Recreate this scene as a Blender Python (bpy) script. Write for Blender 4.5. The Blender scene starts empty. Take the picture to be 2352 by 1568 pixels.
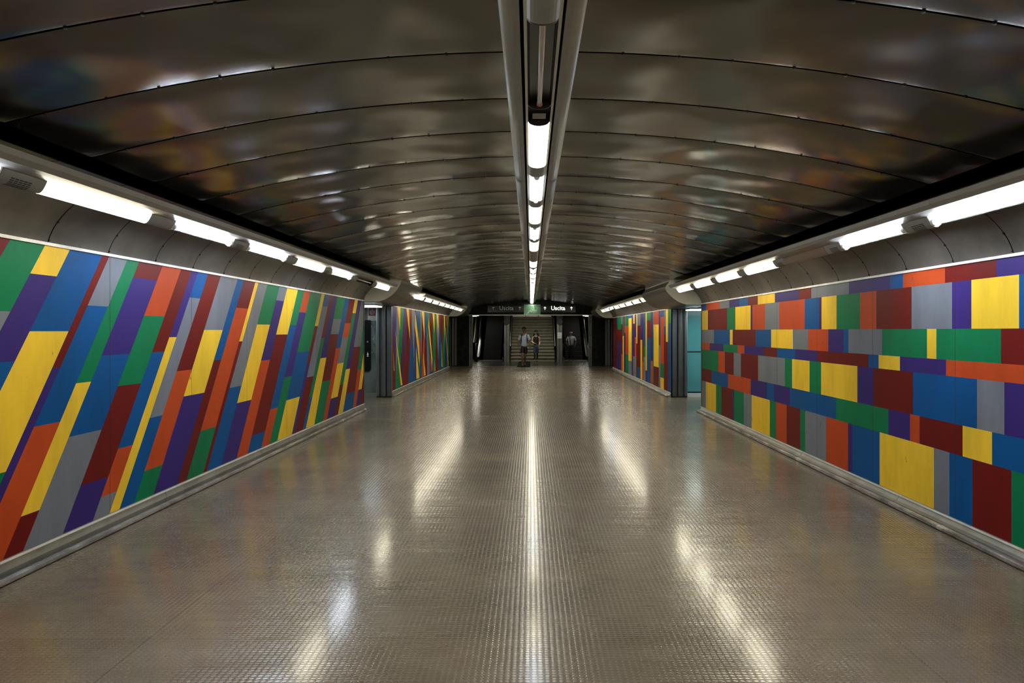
import bpy, bmesh, math, random
from mathutils import Vector, Matrix
random.seed(11)
S = bpy.context.scene
C = S.collection

# ---------------------------------------------------------------- camera, world, exposure
H = 1.65
cam = bpy.data.objects.new('camera', bpy.data.cameras.new('camera'))
C.objects.link(cam)
cam.location = (0, 0, H)
cam.rotation_euler = (math.radians(90), 0, 0)
cam.data.sensor_width = 36.0
cam.data.lens = 36.0*1800/2352
cam.data.shift_x = -43/2352
cam.data.shift_y = -25/2352
cam.data.clip_start = 0.05
cam.data.clip_end = 200
S.camera = cam
w = bpy.data.worlds.new('world'); S.world = w; w.use_nodes = True
w.node_tree.nodes['Background'].inputs[0].default_value = (0, 0, 0, 1)
w.node_tree.nodes['Background'].inputs[1].default_value = 0
S.view_settings.view_transform = 'Standard'
S.view_settings.look = 'None'
S.view_settings.gamma = 1
S.view_settings.use_curve_mapping = False
S.view_settings.exposure = 0.78
S.cycles.use_denoising = True
S.cycles.max_bounces = 6
S.cycles.diffuse_bounces = 3
S.cycles.glossy_bounces = 4
S.cycles.adaptive_threshold = 0.03
S.cycles.filter_width = 1.1
S.cycles.sample_clamp_indirect = 6.0
S.cycles.caustics_reflective = False
S.cycles.caustics_refractive = False
WARM = (1.0, 0.92, 0.70)
COOL = (0.78, 0.86, 1.0)
L_WARM, L_COOL = 12.0, 34.0
L_SIDE, L_SIDEC = 19.0, 48.0

# ---------------------------------------------------------------- node helpers
def mat(name, col=(.5, .5, .5), rough=.5, metal=0.0, spec=.5, emit=None, es=0):
    m = bpy.data.materials.new(name); m.use_nodes = True
    b = m.node_tree.nodes['Principled BSDF']
    b.inputs['Base Color'].default_value = (*col, 1)
    b.inputs['Roughness'].default_value = rough
    b.inputs['Metallic'].default_value = metal
    b.inputs['Specular IOR Level'].default_value = spec
    if emit:
        b.inputs['Emission Color'].default_value = (*emit, 1)
        b.inputs['Emission Strength'].default_value = es
    return m
class N:
    def __init__(s, m): s.t = m.node_tree; s.b = s.t.nodes['Principled BSDF']
    def new(s, k, **kw):
        n = s.t.nodes.new(k)
        for a, v in kw.items(): setattr(n, a, v)
        return n
    def put(s, sock, v):
        if isinstance(v, bpy.types.NodeSocket): s.t.links.new(v, sock)
        elif v is not None: sock.default_value = v
    def math(s, op, a, b=None, c=None, clamp=False):
        n = s.new('ShaderNodeMath', operation=op, use_clamp=clamp)
        for i, v in enumerate((a, b, c)): s.put(n.inputs[i], v)
        return n.outputs[0]
    def pos(s): return s.new('ShaderNodeNewGeometry').outputs['Position']
    def xyz(s, v):
        n = s.new('ShaderNodeSeparateXYZ'); s.put(n.inputs[0], v); return n.outputs
    def scale(s, v, sc):
        n = s.new('ShaderNodeVectorMath', operation='MULTIPLY'); s.put(n.inputs[0], v); n.inputs[1].default_value = sc; return n.outputs[0]
    def noise(s, v, sc, det=3, rough=.55):
        n = s.new('ShaderNodeTexNoise'); s.put(n.inputs['Vector'], v)
        n.inputs['Scale'].default_value = sc; n.inputs['Detail'].default_value = det; n.inputs['Roughness'].default_value = rough
        return n.outputs['Fac']
    def ramp(s, v, stops):
        n = s.new('ShaderNodeValToRGB'); s.put(n.inputs[0], v); e = n.color_ramp.elements
        while len(e) < len(stops): e.new(.5)
        for q, (p, c) in zip(e, stops):
            q.position = p; q.color = (*c, 1) if not isinstance(c, (int, float)) else (c, c, c, 1)
        return n.outputs[0]
    def mix(s, f, a, b, mode='MIX'):
        n = s.new('ShaderNodeMix', data_type='RGBA', blend_type=mode)
        s.put(n.inputs[0], f)
        for i, v in ((6, a), (7, b)):
            s.put(n.inputs[i], v if isinstance(v, bpy.types.NodeSocket) else (*v, 1))
        return n.outputs[2]
    def bump(s, h, dist, strength=1.0, normal=None):
        n = s.new('ShaderNodeBump'); s.put(n.inputs['Height'], h)
        n.inputs['Distance'].default_value = dist; n.inputs['Strength'].default_value = strength
        if normal: s.put(n.inputs['Normal'], normal)
        return n.outputs[0]

def worn(name, col, rough, metal=0.0, var=.25, sc=3.0, bump=0.0, bsc=2.0, stretch=(1, 1, 1), spec=.5, warp=0.0, wsc=1.2):
    m = mat(name, col, rough, metal, spec); n = N(m)
    p = n.scale(n.pos(), stretch)
    f = n.noise(p, sc, 5, .65)
    lo = tuple(c*(1-var) for c in col); hi = tuple(min(1, c*(1+var)) for c in col)
    n.put(n.b.inputs['Base Color'], n.ramp(f, [(.3, lo), (.7, hi)]))
    n.put(n.b.inputs['Roughness'], n.math('MULTIPLY_ADD', f, .22, rough-.11))
    nr = None
    if warp: nr = n.bump(n.noise(n.scale(n.pos(), (1, 1, 1)), wsc, 1, .4), warp)
    if bump: nr = n.bump(n.noise(n.pos(), bsc, 2), bump, 1.0, nr)
    if nr: n.put(n.b.inputs['Normal'], nr)
    return m

PAINT = {'G': (.002, .185, .068), 'Y': (.93, .60, .04), 'P': (.042, .022, .165), 'B': (.002, .083, .27),
         'R': (.15, .008, .006), 'O': (.52, .070, .015), 'S': (.185, .20, .23), 'K': (.006, .006, .006)}
PM = {}
for k, c in PAINT.items():
    nm = {'G': 'green', 'Y': 'yellow', 'P': 'purple', 'B': 'blue', 'R': 'dark_red', 'O': 'orange', 'S': 'silver_grey', 'K': 'black'}[k]
    m = mat('paint_'+nm, c, .5, 0, .07); n = N(m)
    f = n.noise(n.scale(n.pos(), (1, 1, .35)), 2.2, 6, .7)
    g = n.noise(n.pos(), 60, 2)
    base = n.ramp(f, [(.25, tuple(v*.72 for v in c)), (.6, c), (.85, tuple(min(1, v*1.12) for v in c))])
    # small scuffs
    sc = n.ramp(n.noise(n.scale(n.pos(), (1, 1.6, .7)), 9, 4, .6), [(.0, 1), (.27, 1), (.30, 0), (1, 0)])
    base = n.mix(n.math('MULTIPLY', sc, .6), base, (.02, .018, .015))
    # vertical sheet joints
    yy = n.xyz(n.pos())[1]
    fr = n.math('FRACT', n.math('DIVIDE', n.math('ADD', yy, .55), 1.55))
    jn = n.math('LESS_THAN', n.math('ABSOLUTE', n.math('SUBTRACT', fr, .5)), .0022)
    base = n.mix(n.math('MULTIPLY', jn, .75), base, (.02, .018, .015))
    n.put(n.b.inputs['Base Color'], base)
    n.put(n.b.inputs['Roughness'], n.math('MULTIPLY_ADD', f, .25, .36))
    n.put(n.b.inputs['Normal'], n.bump(g, .0006))
    PM[k] = m

M = {}
m = M['ceiling'] = mat('brushed_ceiling_metal', (.24, .21, .165), .2, .95); n = N(m)
f = n.noise(n.pos(), 1.4, 3, .5)
n.put(n.b.inputs['Base Color'], n.ramp(f, [(.3, (.115, .105, .086)), (.7, (.170, .156, .130))]))
n.put(n.b.inputs['Roughness'], n.math('MULTIPLY_ADD', n.noise(n.pos(), .8, 2, .5), .16, .13))
yc = n.math('FLOOR', n.math('DIVIDE', n.math('SUBTRACT', n.xyz(n.pos())[1], 3.972), .795))
off = n.new('ShaderNodeCombineXYZ'); n.put(off.inputs[2], n.math('MULTIPLY', yc, 3.7))
va = n.new('ShaderNodeVectorMath', operation='ADD'); n.put(va.inputs[0], n.pos()); n.put(va.inputs[1], off.outputs[0])
n.put(n.b.inputs['Normal'], n.bump(n.noise(va.outputs[0], 1.25, 1, .4), .075))
M['cove'] = worn('cove_metal', (.125, .112, .095), .48, .45, .38, 1.6, .0004, 30, warp=.02, wsc=1.5)
M['rail'] = worn('grey_enamel', (.27, .26, .235), .40, .15, .14, 2.0)
M['hood'] = worn('hood_enamel', (.26, .255, .23), .40, .2, .25, 1.8, warp=.012)
M['hoodunder'] = worn('hood_underside_metal', (.115, .105, .088), .36, .6, .3, 1.6, warp=.01)
M['hoodface'] = worn('hood_end_lamplit', (.66, .68, .60), .5, .0, .1, 2.0)  # end faces painted paler to imitate light from the rail lamps
M['black'] = mat('black_void', (.004, .004, .004), .9, 0, .1)
M['seam'] = mat('dark_seam', (.006, .006, .006), .8, 0, .2)
M['trim'] = worn('bright_edge_trim', (.82, .80, .74), .4, .0, .2, 4.0)
M['base'] = worn('baseboard_steel', (.27, .265, .23), .40, .6, .3, 2.5, .0008, 14)
M['tube'] = worn('floor_tube_steel', (.50, .50, .52), .24, .95, .35, 3.0, .002, 6)
M['cap'] = worn('lamp_cap_grey', (.24, .235, .22), .45, .25, .15, 5.0)
M['dark'] = mat('dark_plastic', (.008, .008, .008), .45)
M['alu'] = worn('aluminium', (.50, .49, .45), .33, .85, .12, 3)
M['refl'] = worn('lamp_reflector', (.10, .097, .088), .35, .8, .2, 3)
M['diff_w'] = mat('warm_diffuser', (.9, .88, .8), .4, emit=WARM, es=L_WARM)
M['diff_s'] = mat('warm_side_diffuser', (.9, .88, .8), .4, emit=WARM, es=L_SIDE)
M['tube_s'] = mat('cool_side_tube', (.9, .9, .95), .4, emit=COOL, es=L_SIDEC)
M['tube_c'] = mat('cool_tube', (.9, .9, .95), .4, emit=COOL, es=L_COOL)
M['tube_off'] = worn('dead_tube', (.42, .38, .33), .3, 0, .1, 5)
M['tube_end'] = mat('pink_tube_end', (.5, .16, .12), .4)
M['clear'] = mat('diffuser_unlit_brown', (.16, .10, .07), .3)
M['pillar'] = worn('pillar_metal', (.115, .12, .125), .42, .35, .3, 2.2, stretch=(1, 1, .4))
M['passage'] = worn('passage_wall', (.13, .155, .145), .5, 0, .35, 2.6)
M['teal'] = worn('teal_glass', (.10, .33, .36), .16, 0, .12, 1.2)
M['step'] = worn('stair_stone', (.29, .27, .19), .55, 0, .25, 4.0)
M['cream'] = worn('cream_panel', (.62, .60, .42), .5, 0, .1, 2.0)
M['rubber'] = worn('dark_strip', (.010, .010, .010), .95, 0, .2, 8, spec=.05)
M['paper'] = mat('white_paper', (.80, .84, .92), .6)
M['ink'] = mat('grey_ink', (.12, .12, .14), .7)
M['white'] = mat('white_plastic', (.72, .73, .70), .4)
M['signred'] = mat('dark_red_sign', (.16, .012, .016), .4)
M['black_gloss'] = mat('black_gloss', (.006, .006, .006), .18)
M['glyph_lit'] = mat('lit_letters', (.9, .9, .9), .5, emit=(1, 1, .97), es=.62)
M['glyph_dim'] = mat('dim_letters', (.32, .33, .33), .5, emit=(.9, 1, 1), es=.035)
M['conc'] = worn('grey_post_stone', (.20, .205, .20), .5, 0, .3, 5.0, stretch=(1, 1, .4))
m = M['marble'] = mat('lamplit_green_marble', (.02, .05, .04), .25); n = N(m)
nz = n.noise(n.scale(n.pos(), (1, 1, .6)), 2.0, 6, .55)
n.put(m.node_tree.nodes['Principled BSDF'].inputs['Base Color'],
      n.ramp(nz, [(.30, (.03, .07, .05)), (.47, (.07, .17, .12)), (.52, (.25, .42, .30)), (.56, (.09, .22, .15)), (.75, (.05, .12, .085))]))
m = M['marble2'] = mat('black_marble', (.01, .013, .012), .4, 0, .12); n = N(m)
nz = n.noise(n.pos(), 2.0, 8, .6)
n.put(n.b.inputs['Base Color'], n.ramp(nz, [(.40, (.002, .003, .003)), (.505, (.005, .008, .007)), (.53, (.016, .024, .020)), (.56, (.004, .006, .005))]))

# ceiling: add rows of streaks
# ---------------------------------------------------------------- floor material: studded rubber with oval lattice
m = M['floor'] = mat('studded_rubber_floor', (.2, .18, .14), .22, 0, .6); n = N(m)
px, py, pz = n.xyz(n.pos())
CX, CY = .0327, .0285
def cell(ox):
    u = n.math('SUBTRACT', n.math('FRACT', n.math('ADD', n.math('DIVIDE', px, CX), ox)), .5)
    v = n.math('SUBTRACT', n.math('FRACT', n.math('ADD', n.math('DIVIDE', py, CY), ox)), .5)
    u2 = n.math('MULTIPLY', u, u); v2 = n.math('MULTIPLY', v, v)
    return n.math('SQRT', n.math('ADD', u2, v2))
d = cell(0.0)
stud = n.ramp(d, [(.0, 1), (.30, .93), (.42, .62), (.495, 0), (.53, .05), (.66, .75)])
groove = n.ramp(d, [(.43, 0), (.485, 1), (.515, 1), (.57, .1)])
# sheets 1 m square
def seam(v, per, off, wdt):
    fr = n.math('FRACT', n.math('DIVIDE', n.math('ADD', v, off), per))
    return n.math('LESS_THAN', n.math('ABSOLUTE', n.math('SUBTRACT', fr, .5)), wdt)
se = n.math('MAXIMUM', seam(px, 1.0, .545, .0025), seam(py, 1.0, .3, .002))
sheet = n.new('ShaderNodeTexWhiteNoise'); sheet.noise_dimensions = '2D'
cmb = n.new('ShaderNodeCombineXYZ')
n.put(cmb.inputs[0], n.math('FLOOR', n.math('ADD', px, 1.045))); n.put(cmb.inputs[1], n.math('FLOOR', n.math('ADD', py, .8)))
n.put(sheet.inputs['Vector'], cmb.outputs[0])
big = n.noise(n.pos(), .9, 5, .6)
col = n.ramp(big, [(.28, (.135, .106, .066)), (.55, (.205, .165, .107)), (.8, (.27, .222, .150))])
shv = n.math('MULTIPLY_ADD', sheet.outputs[0], .16, .92)
cs = n.new('ShaderNodeCombineColor')
for i in range(3): n.put(cs.inputs[i], shv)
col = n.mix(1.0, col, cs.outputs[0], 'MULTIPLY')
gr = n.noise(n.scale(n.pos(), (1, .6, 1)), 2.3, 4, .6)
col = n.mix(n.math('MULTIPLY', groove, n.ramp(gr, [(.3, .55), (.65, 1)])), col, (.022, .018, .013))
spk = n.ramp(n.noise(n.scale(n.pos(), (1, 1.2, 1)), 16, 3, .6), [(0, 1), (.245, 1), (.265, 0), (1, 0)])
spk2 = n.ramp(n.noise(n.scale(n.pos(), (1.4, 1, 1)), 40, 2, .5), [(0, 1), (.225, 1), (.25, 0), (1, 0)])
col = n.mix(n.math('MAXIMUM', n.math('MULTIPLY', n.math('MAXIMUM', spk, spk2), .9), n.math('MULTIPLY', se, .5)), col, (.012, .010, .009))
n.put(n.b.inputs['Base Color'], col)
rg = n.noise(n.scale(n.pos(), (.6, 1.6, 1)), 1.3, 4, .6)
n.put(n.b.inputs['Roughness'], n.math('ADD', n.math('MULTIPLY_ADD', rg, .24, .10), n.math('MULTIPLY', groove, .35)))
wave = n.noise(n.scale(n.pos(), (.40, 1.9, 1)), 1.7, 2, .5)
b1 = n.bump(wave, .013)
b2 = n.bump(stud, .0013, 1.0, b1)
n.put(n.b.inputs['Normal'], b2)
n.b.inputs['Coat Weight'].default_value = .30
n.b.inputs['Coat Roughness'].default_value = .14

# ---------------------------------------------------------------- object helpers
def link(name, bm, mats, parent=None, smooth=False):
    me = bpy.data.meshes.new(name)
    bmesh.ops.recalc_face_normals(bm, faces=bm.faces[:])
    bm.to_mesh(me); bm.free()
    for m in (mats if isinstance(mats, (list, tuple)) else [mats]): me.materials.append(m)
    if smooth:
        for p in me.polygons: p.use_smooth = True
    o = bpy.data.objects.new(name, me); C.objects.link(o)
    if parent: o.parent = parent
    return o
def struct(name, bm, mats, **k):
    o = link(name, bm, mats, **k); o['kind'] = 'structure'; return o
def tag(o, label, cat, group=None):
    o['label'] = label; o['category'] = cat
    if group: o['group'] = group
    return o
def thing(name, label, cat, loc=(0, 0, 0), rz=0, group=None):
    o = bpy.data.objects.new(name, None); C.objects.link(o)
    o.location = loc; o.rotation_euler = (0, 0, rz); o.empty_display_size = .1
    return tag(o, label, cat, group)
def box(bm, x0, x1, y0, y1, z0, z1, mi=0):
    v = [bm.verts.new((x, y, z)) for z in (z0, z1) for y in (y0, y1) for x in (x0, x1)]
    for q in ((0, 1, 3, 2), (4, 6, 7, 5), (0, 4, 5, 1), (2, 3, 7, 6), (0, 2, 6, 4), (1, 5, 7, 3)):
        f = bm.faces.new([v[i] for i in q]); f.material_index = mi
    return bm
def boxes(*bs):
    bm = bmesh.new()
    for b in bs: box(bm, *b)
    return bm
def extr(bm, prof, y0, y1, mi=0, closed=True, caps=True, rows=None):
    """profile [(x,z)] swept along Y"""
    ys = rows or [y0, y1]
    rings = [[bm.verts.new((x, y, z)) for x, z in prof] for y in ys]
    k = len(prof)
    for a, b in zip(rings, rings[1:]):
        for i in range(k if closed else k-1):
            f = bm.faces.new((a[i], a[(i+1) % k], b[(i+1) % k], b[i])); f.material_index = mi
    if closed and caps:
        for r in (rings[0], rings[-1]):
            f = bm.faces.new(r); f.material_index = mi
    return rings
def cyl(bm, p0, p1, r, seg=12, r2=None, mi=0, caps=True):
    p0, p1 = Vector(p0), Vector(p1); d = (p1-p0).normalized()
    a = Vector((0, 0, 1)) if abs(d.z) < .9 else Vector((1, 0, 0))
    u = d.cross(a).normalized(); v = d.cross(u); r2 = r if r2 is None else r2
    R = [[bm.verts.new(p+(u*math.cos(t)+v*math.sin(t))*q) for t in [2*math.pi*i/seg for i in range(seg)]] for p, q in ((p0, r), (p1, r2))]
    for i in range(seg):
        f = bm.faces.new((R[0][i], R[0][(i+1) % seg], R[1][(i+1) % seg], R[1][i])); f.material_index = mi; f.smooth = True
    if caps:
        for q in R:
            f = bm.faces.new(q); f.material_index = mi
    return bm
def tubepath(bm, pts, r, seg=8, mi=0):
    pts = [Vector(p) for p in pts]; rings = []
    for i, p in enumerate(pts):
        d = (pts[min(i+1, len(pts)-1)]-pts[max(i-1, 0)]).normalized()
        a = Vector((1, 0, 0)) if abs(d.x) < .9 else Vector((0, 0, 1))
        u = d.cross(a).normalized(); v = d.cross(u)
        rr = r[i] if isinstance(r, (list, tuple)) else r
        rings.append([bm.verts.new(p+(u*math.cos(t)+v*math.sin(t))*rr) for t in [2*math.pi*k/seg for k in range(seg)]])
    for a, b in zip(rings, rings[1:]):
        for k in range(seg):
            f = bm.faces.new((a[k], a[(k+1) % seg], b[(k+1) % seg], b[k])); f.smooth = True; f.material_index = mi
    for q in (rings[0], rings[-1]):
        bm.faces.new(q).material_index = mi
    return bm

# ---------------------------------------------------------------- mural tables (wall coordinates in metres: distance along corridor, height)
ML_EDGES=[[5.57,3.932],[5.871,4.236],[6.316,4.713],[6.418,4.804],[6.706,5.117],[6.91,5.319],[7.347,5.772],[7.737,6.168],[7.981,6.411],[8.13,6.569],[8.385,6.812],[8.725,7.161],[9.231,7.644],[9.437,7.847],[9.821,8.251],[9.934,8.338],[10.269,8.731],[10.767,9.188],[11.109,9.54],[11.619,10.035],[11.938,10.342],[12.279,10.664],[12.937,11.312],[13.132,11.45],[13.473,11.85],[13.715,12.013],[13.986,12.488],[14.563,13.013],[14.92,13.27],[15.383,13.757],[15.652,14.025],[15.963,14.395],[16.409,15.204],[16.885,15.472],[17.121,15.786]]
ML_COLS=[["G",1.777,"S"],["Y",2.044,"P",1.444,"B"],["B",1.645,"Y",0.723,"G"],["R",1.382,"P"],["S",1.846,"B",0.982,"O"],["G",1.25,"Y",0.391,"R"],["R",2.113,"P",1.45,"B",0.855,"S"],["O",1.784,"G",1.185,"R",0.46,"P"],["R",1.452,"B",0.661,"O",0.313,"S"],["P",1.587,"Y"],["B",1.985,"S",0.858,"B"],["R",1.254,"O",0.395,"G"],["S",1.657,"Y",0.995,"P"],["B",1.325,"R"],["R",1.918,"O",0.6,"G"],["Y",1.522,"R"],["S",0.994,"B"],["G",1.728,"Y",0.797,"P"],["S",2.061,"P",1.265,"O"],["Y",1.596,"R",0.348,"B"],["G",1.729,"B",0.604,"O"],["O",1.925,"P",0.995,"G"],["G",1.329,"B",0.665,"Y"],["Y",1.724,"R",1.138,"P"],["B",2.058,"S",0.928,"R"],["R",1.528,"G",0.606,"B"],["P",1.196,"Y"],["G",1.856,"S",1.587,"R",0.804,"G"],["B",1.334,"O"],["R",1.789,"O",1.524,"S",1.06,"Y",0.472,"P"],["Y",1.99,"G",0.663,"R"],["P",0.927,"Y"],["S",1.328,"R",0.462,"B"],["G",0.863,"O"],["Y",0.464,"P"],["R"]]
MR_ROWS=[[[15.867,15.528,14.42,13.734,13.072,12.549,12.01,11.169,10.181,9.719,8.573,7.591,7.326,6.583,5.857,5.529],"BOSPBRYPRSPBORP"],[[15.867,15.397,13.891,13.331,12.403,12.303,11.634,10.98,9.953,9.466,9.378,8.918,8.283,7.89,7.161,6.474,6.189,5.585,5.529],"YRGYPOSOBPYGORSPYB"],[[15.867,14.88,13.692,13.499,12.13,11.343,10.402,9.839,9.165,8.717,8.585,7.764,6.882,6.723,5.799,5.529],"SBYRBYSOPBSGYGR"],[[15.867,15.229,14.162,13.186,12.769,11.686,11.067,10.296,9.5,8.072,7.84,7.386,6.567,5.529],"OPGOPRBPRBYPO"],[[15.867,14.535,14.052,13.439,12.979,11.994,10.734,10.432,9.781,9.392,8.349,7.959,7.134,6.111,5.758,5.529],"GORSRSGYGYPRBSP"],[[15.867,15.078,13.828,12.395,11.552,11.217,10.523,8.931,7.625,7.191,7.013,6.315,5.912,5.529],"RBOPBPBGPORYB"],[[15.867,15.568,14.712,14.307,13.509,13.41,12.796,12.345,11.407,11.115,10.658,10.124,9.936,9.235,8.593,8.479,7.817,6.763,6.514,6.175,5.674,5.529],"SYGRPGSYGORGSOPBYSBRG"]]
MR2=[[31.832,32.351,"R"],[31.396,31.832,"B",1.873,"R",0.542,"P"],[30.216,31.396,"G",1.687,"R",1.255,"P"],[29.674,30.216,"S",1.896,"R",0.741,"O"],[29.294,29.674,"G",1.444,"Y"],[29.037,29.294,"P"],[28.756,29.037,"O",1.567,"P"],[27.893,28.756,"G",1.817,"O",0.79,"G"],[27.007,27.893,"B",2.084,"Y",0.592,"S"],[26.669,27.007,"P"],[26.222,26.669,"Y",1.883,"R",1.713,"P",0.785,"S"],[25.835,26.222,"P",1.438,"O",0.799,"S"],[25.569,25.835,"Y",1.23,"R"],[24.864,25.569,"S",1.813,"R",0.472,"B"],[24.455,24.864,"P",1.363,"Y"],[24.197,24.455,"P",1.253,"R",0.684,"O"],[23.752,24.197,"B",1.174,"G",0.838,"S"],[23.471,23.752,"Y",0.45,"P"],[22.719,23.471,"G",1.948,"R",1.435,"B"],[22.327,22.719,"P",0.782,"O"],[22.177,22.327,"S",1.625,"G"],[21.304,22.177,"O",1.816,"Y",0.647,"R"],[21.033,21.304,"P",1.255,"S"],[20.483,21.033,"B",2.015,"O",0.777,"G",0.401,"Y"],[20.177,20.483,"S",1.758,"B",1.544,"R"],[19.867,20.177,"Y",1.363,"R"],[19.201,19.867,"G",1.833,"B"]]
ML2_TRI=[["Y",[20.258,2.261],[20.752,2.271],[20.684,1.653]],["Y",[19.894,1.715],[21.078,0.19],[20.811,0.192]],["Y",[19.646,1.147],[19.84,0.632],[19.752,0.636]],["Y",[21.731,2.276],[22.188,2.276],[22.39,1.391]],["Y",[23.384,2.218],[24.323,1.065],[24.323,0.534],[23.335,1.78]],["Y",[23.546,1.176],[24.283,0.186],[23.634,0.197]],["Y",[24.8,2.262],[25.369,2.266],[25.486,1.335]],["Y",[25.081,1.008],[25.738,0.188],[25.34,0.191]],["Y",[26.461,2.087],[27.497,0.667],[27.412,0.286],[26.398,1.797]],["Y",[27.497,2.286],[28.073,2.288],[28.055,1.566]],["Y",[28.654,2.29],[29.184,2.291],[29.319,1.425]],["Y",[28.073,0.625],[28.379,0.193],[28.108,0.207]],["Y",[30.179,1.254],[30.596,0.246],[30.324,0.259]],["Y",[31.069,2.308],[31.556,2.306],[31.511,1.04]],["Y",[31.967,2.29],[32.388,2.298],[32.435,1.401]],["Y",[31.624,1.777],[31.76,1.778],[32.869,0.193],[32.675,0.202]],["Y",[32.627,2.277],[32.869,2.282],[33.215,1.68]],["O",[23.993,1.765],[24.593,1.059],[24.39,0.645]],["O",[26.83,0.879],[27.548,0.279],[26.994,0.201]],["R",[20.54,1.605],[21.129,0.351],[20.978,0.524]],["K",[21.881,1.772],[22.056,1.636],[22.034,1.189]]]
ML2_B=[[19.586,19.586],[20.166,19.984],[20.752,20.733],[21.251,21.078],[21.699,21.646],[22.244,22.133],[22.759,22.759],[23.298,23.237],[23.609,23.609],[24.457,24.323],[24.8,24.8],[25.515,25.369],[26.117,26.117],[26.749,26.749],[27.583,27.583],[28.47,28.379],[29.613,29.222],[30.96,30.428],[31.738,31.289],[32.555,32.199],[33.67,32.918]]

Z0, Z1 = .145, 2.26       # left mural bottom / top
ZR0, ZR1 = .105, 2.187    # right mural bottom / top
XL, XR = -3.45, 3.48
YN = -5.0                 # corridor is built this far behind the camera
E1L, E1R = 16.2, 15.95    # end of first wall
S2, E2 = 19.4, 33.2       # second wall
END = 36.5

# ================================================================ STRUCTURE
# floor
bm = bmesh.new(); box(bm, -9, 9, YN, 44.5, -.2, 0)
struct('floor', bm, M['floor'])

# ceiling : curved metal panels, one per 0.795 m, small dark gap with screws
XC, R2 = .05, 10.2
def vz(x): return 3.06-(x-XC)**2/(2*R2)
bm = bmesh.new()
k = -11
XA, XB = -2.66, 2.82
while True:
    y0 = 3.972+.795*k+.009; y1 = y0+.795-.018
    k += 1
    if y0 > END: break
    if y1 < YN: continue
    y1 = min(y1, END)
    nx = 36
    cols_ = []
    ph = random.uniform(0, 6.28); am = random.uniform(-.002, .002)
    for j, t in enumerate((0, .04, .25, .5, .75, .96, 1)):
        yy = y0+(y1-y0)*t
        sag = -.0045*math.sin(math.pi*t)+am*(t-.5)+(.003 if t in (0, 1) else 0)
        cols_.append([bm.verts.new((XA+(XB-XA)*i/nx, yy, vz(XA+(XB-XA)*i/nx)+sag+.0012*math.sin(i*.9+ph)*math.sin(math.pi*t))) for i in range(nx+1)])
    for a, b in zip(cols_, cols_[1:]):
        for i in range(nx):
            f = bm.faces.new((a[i], b[i], b[i+1], a[i+1])); f.smooth = True
    xs = -2.45
    while xs < 2.7 and y0 < 22 and y0 > 1:
        if abs(xs-XC) > .25:
            jx = xs+random.uniform(-.02, .02)
            cyl(bm, (jx, y0-.006, vz(jx)+.004), (jx, y0-.006, vz(jx)-.005), .008, 6, mi=1)
        xs += .29
# backing above the panels
nb = 20
top = [(XA-.0+(XB-XA)*i/nb) for i in range(nb+1)]
ring = extr(bm, [(x, vz(x)+.03) for x in top], YN, END+.3, mi=2, closed=False)
struct('ceiling', bm, [M['ceiling'], M['dark'], M['seam']])
# upper shell closing the cavities beside the vault
bm = boxes((-4.2, 4.2, YN, END+.4, 3.3, 3.4), (-4.2, -4.1, YN, END, 2.25, 3.3), (4.1, 4.2, YN, END, 2.25, 3.3))
struct('trim_1', bm, M['black'])

# walls
def wall(name, x0, x1, y0, y1, z1=3.3):
    return struct(name, boxes((x0, x1, y0, y1, 0, z1)), M['black'])
wall('wall_left', XL-.35, XL-.02, YN, E1L, 2.3)
wall('wall_left.001', XL-.35, XL-.02, S2+.12, E2, 2.3)
wall('wall_right', XR+.02, XR+.35, YN, E1R, 2.3)
wall('wall_right.001', XR+.02, XR+.35, S2+.12, E2, 2.3)
struct('wall_back', boxes((-4.2, 4.2, YN-.1, YN, 0, 3.4)), M['marble2'])

# murals -----------------------------------------------------------
ORD = 'GYPBROSK'
def face(bm, pts, x, c):
    vs = [bm.verts.new((x, y, z)) for y, z in pts]
    f = bm.faces.new(vs); f.material_index = ORD.index(c)
def clip(poly, a, lo, hi):
    for s, lim in ((1, hi), (-1, -lo)):
        out = []
        for i, p in enumerate(poly):
            q = poly[(i+1) % len(poly)]
            ip, iq = s*p[a] <= lim+1e-9, s*q[a] <= lim+1e-9
            if ip: out.append(p)
            if ip != iq:
                t = (lim-s*p[a])/(s*q[a]-s*p[a])
                out.append(tuple(p[k]+t*(q[k]-p[k]) for k in (0, 1)))
        poly = out
        if len(poly) < 3: return []
    return poly
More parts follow.
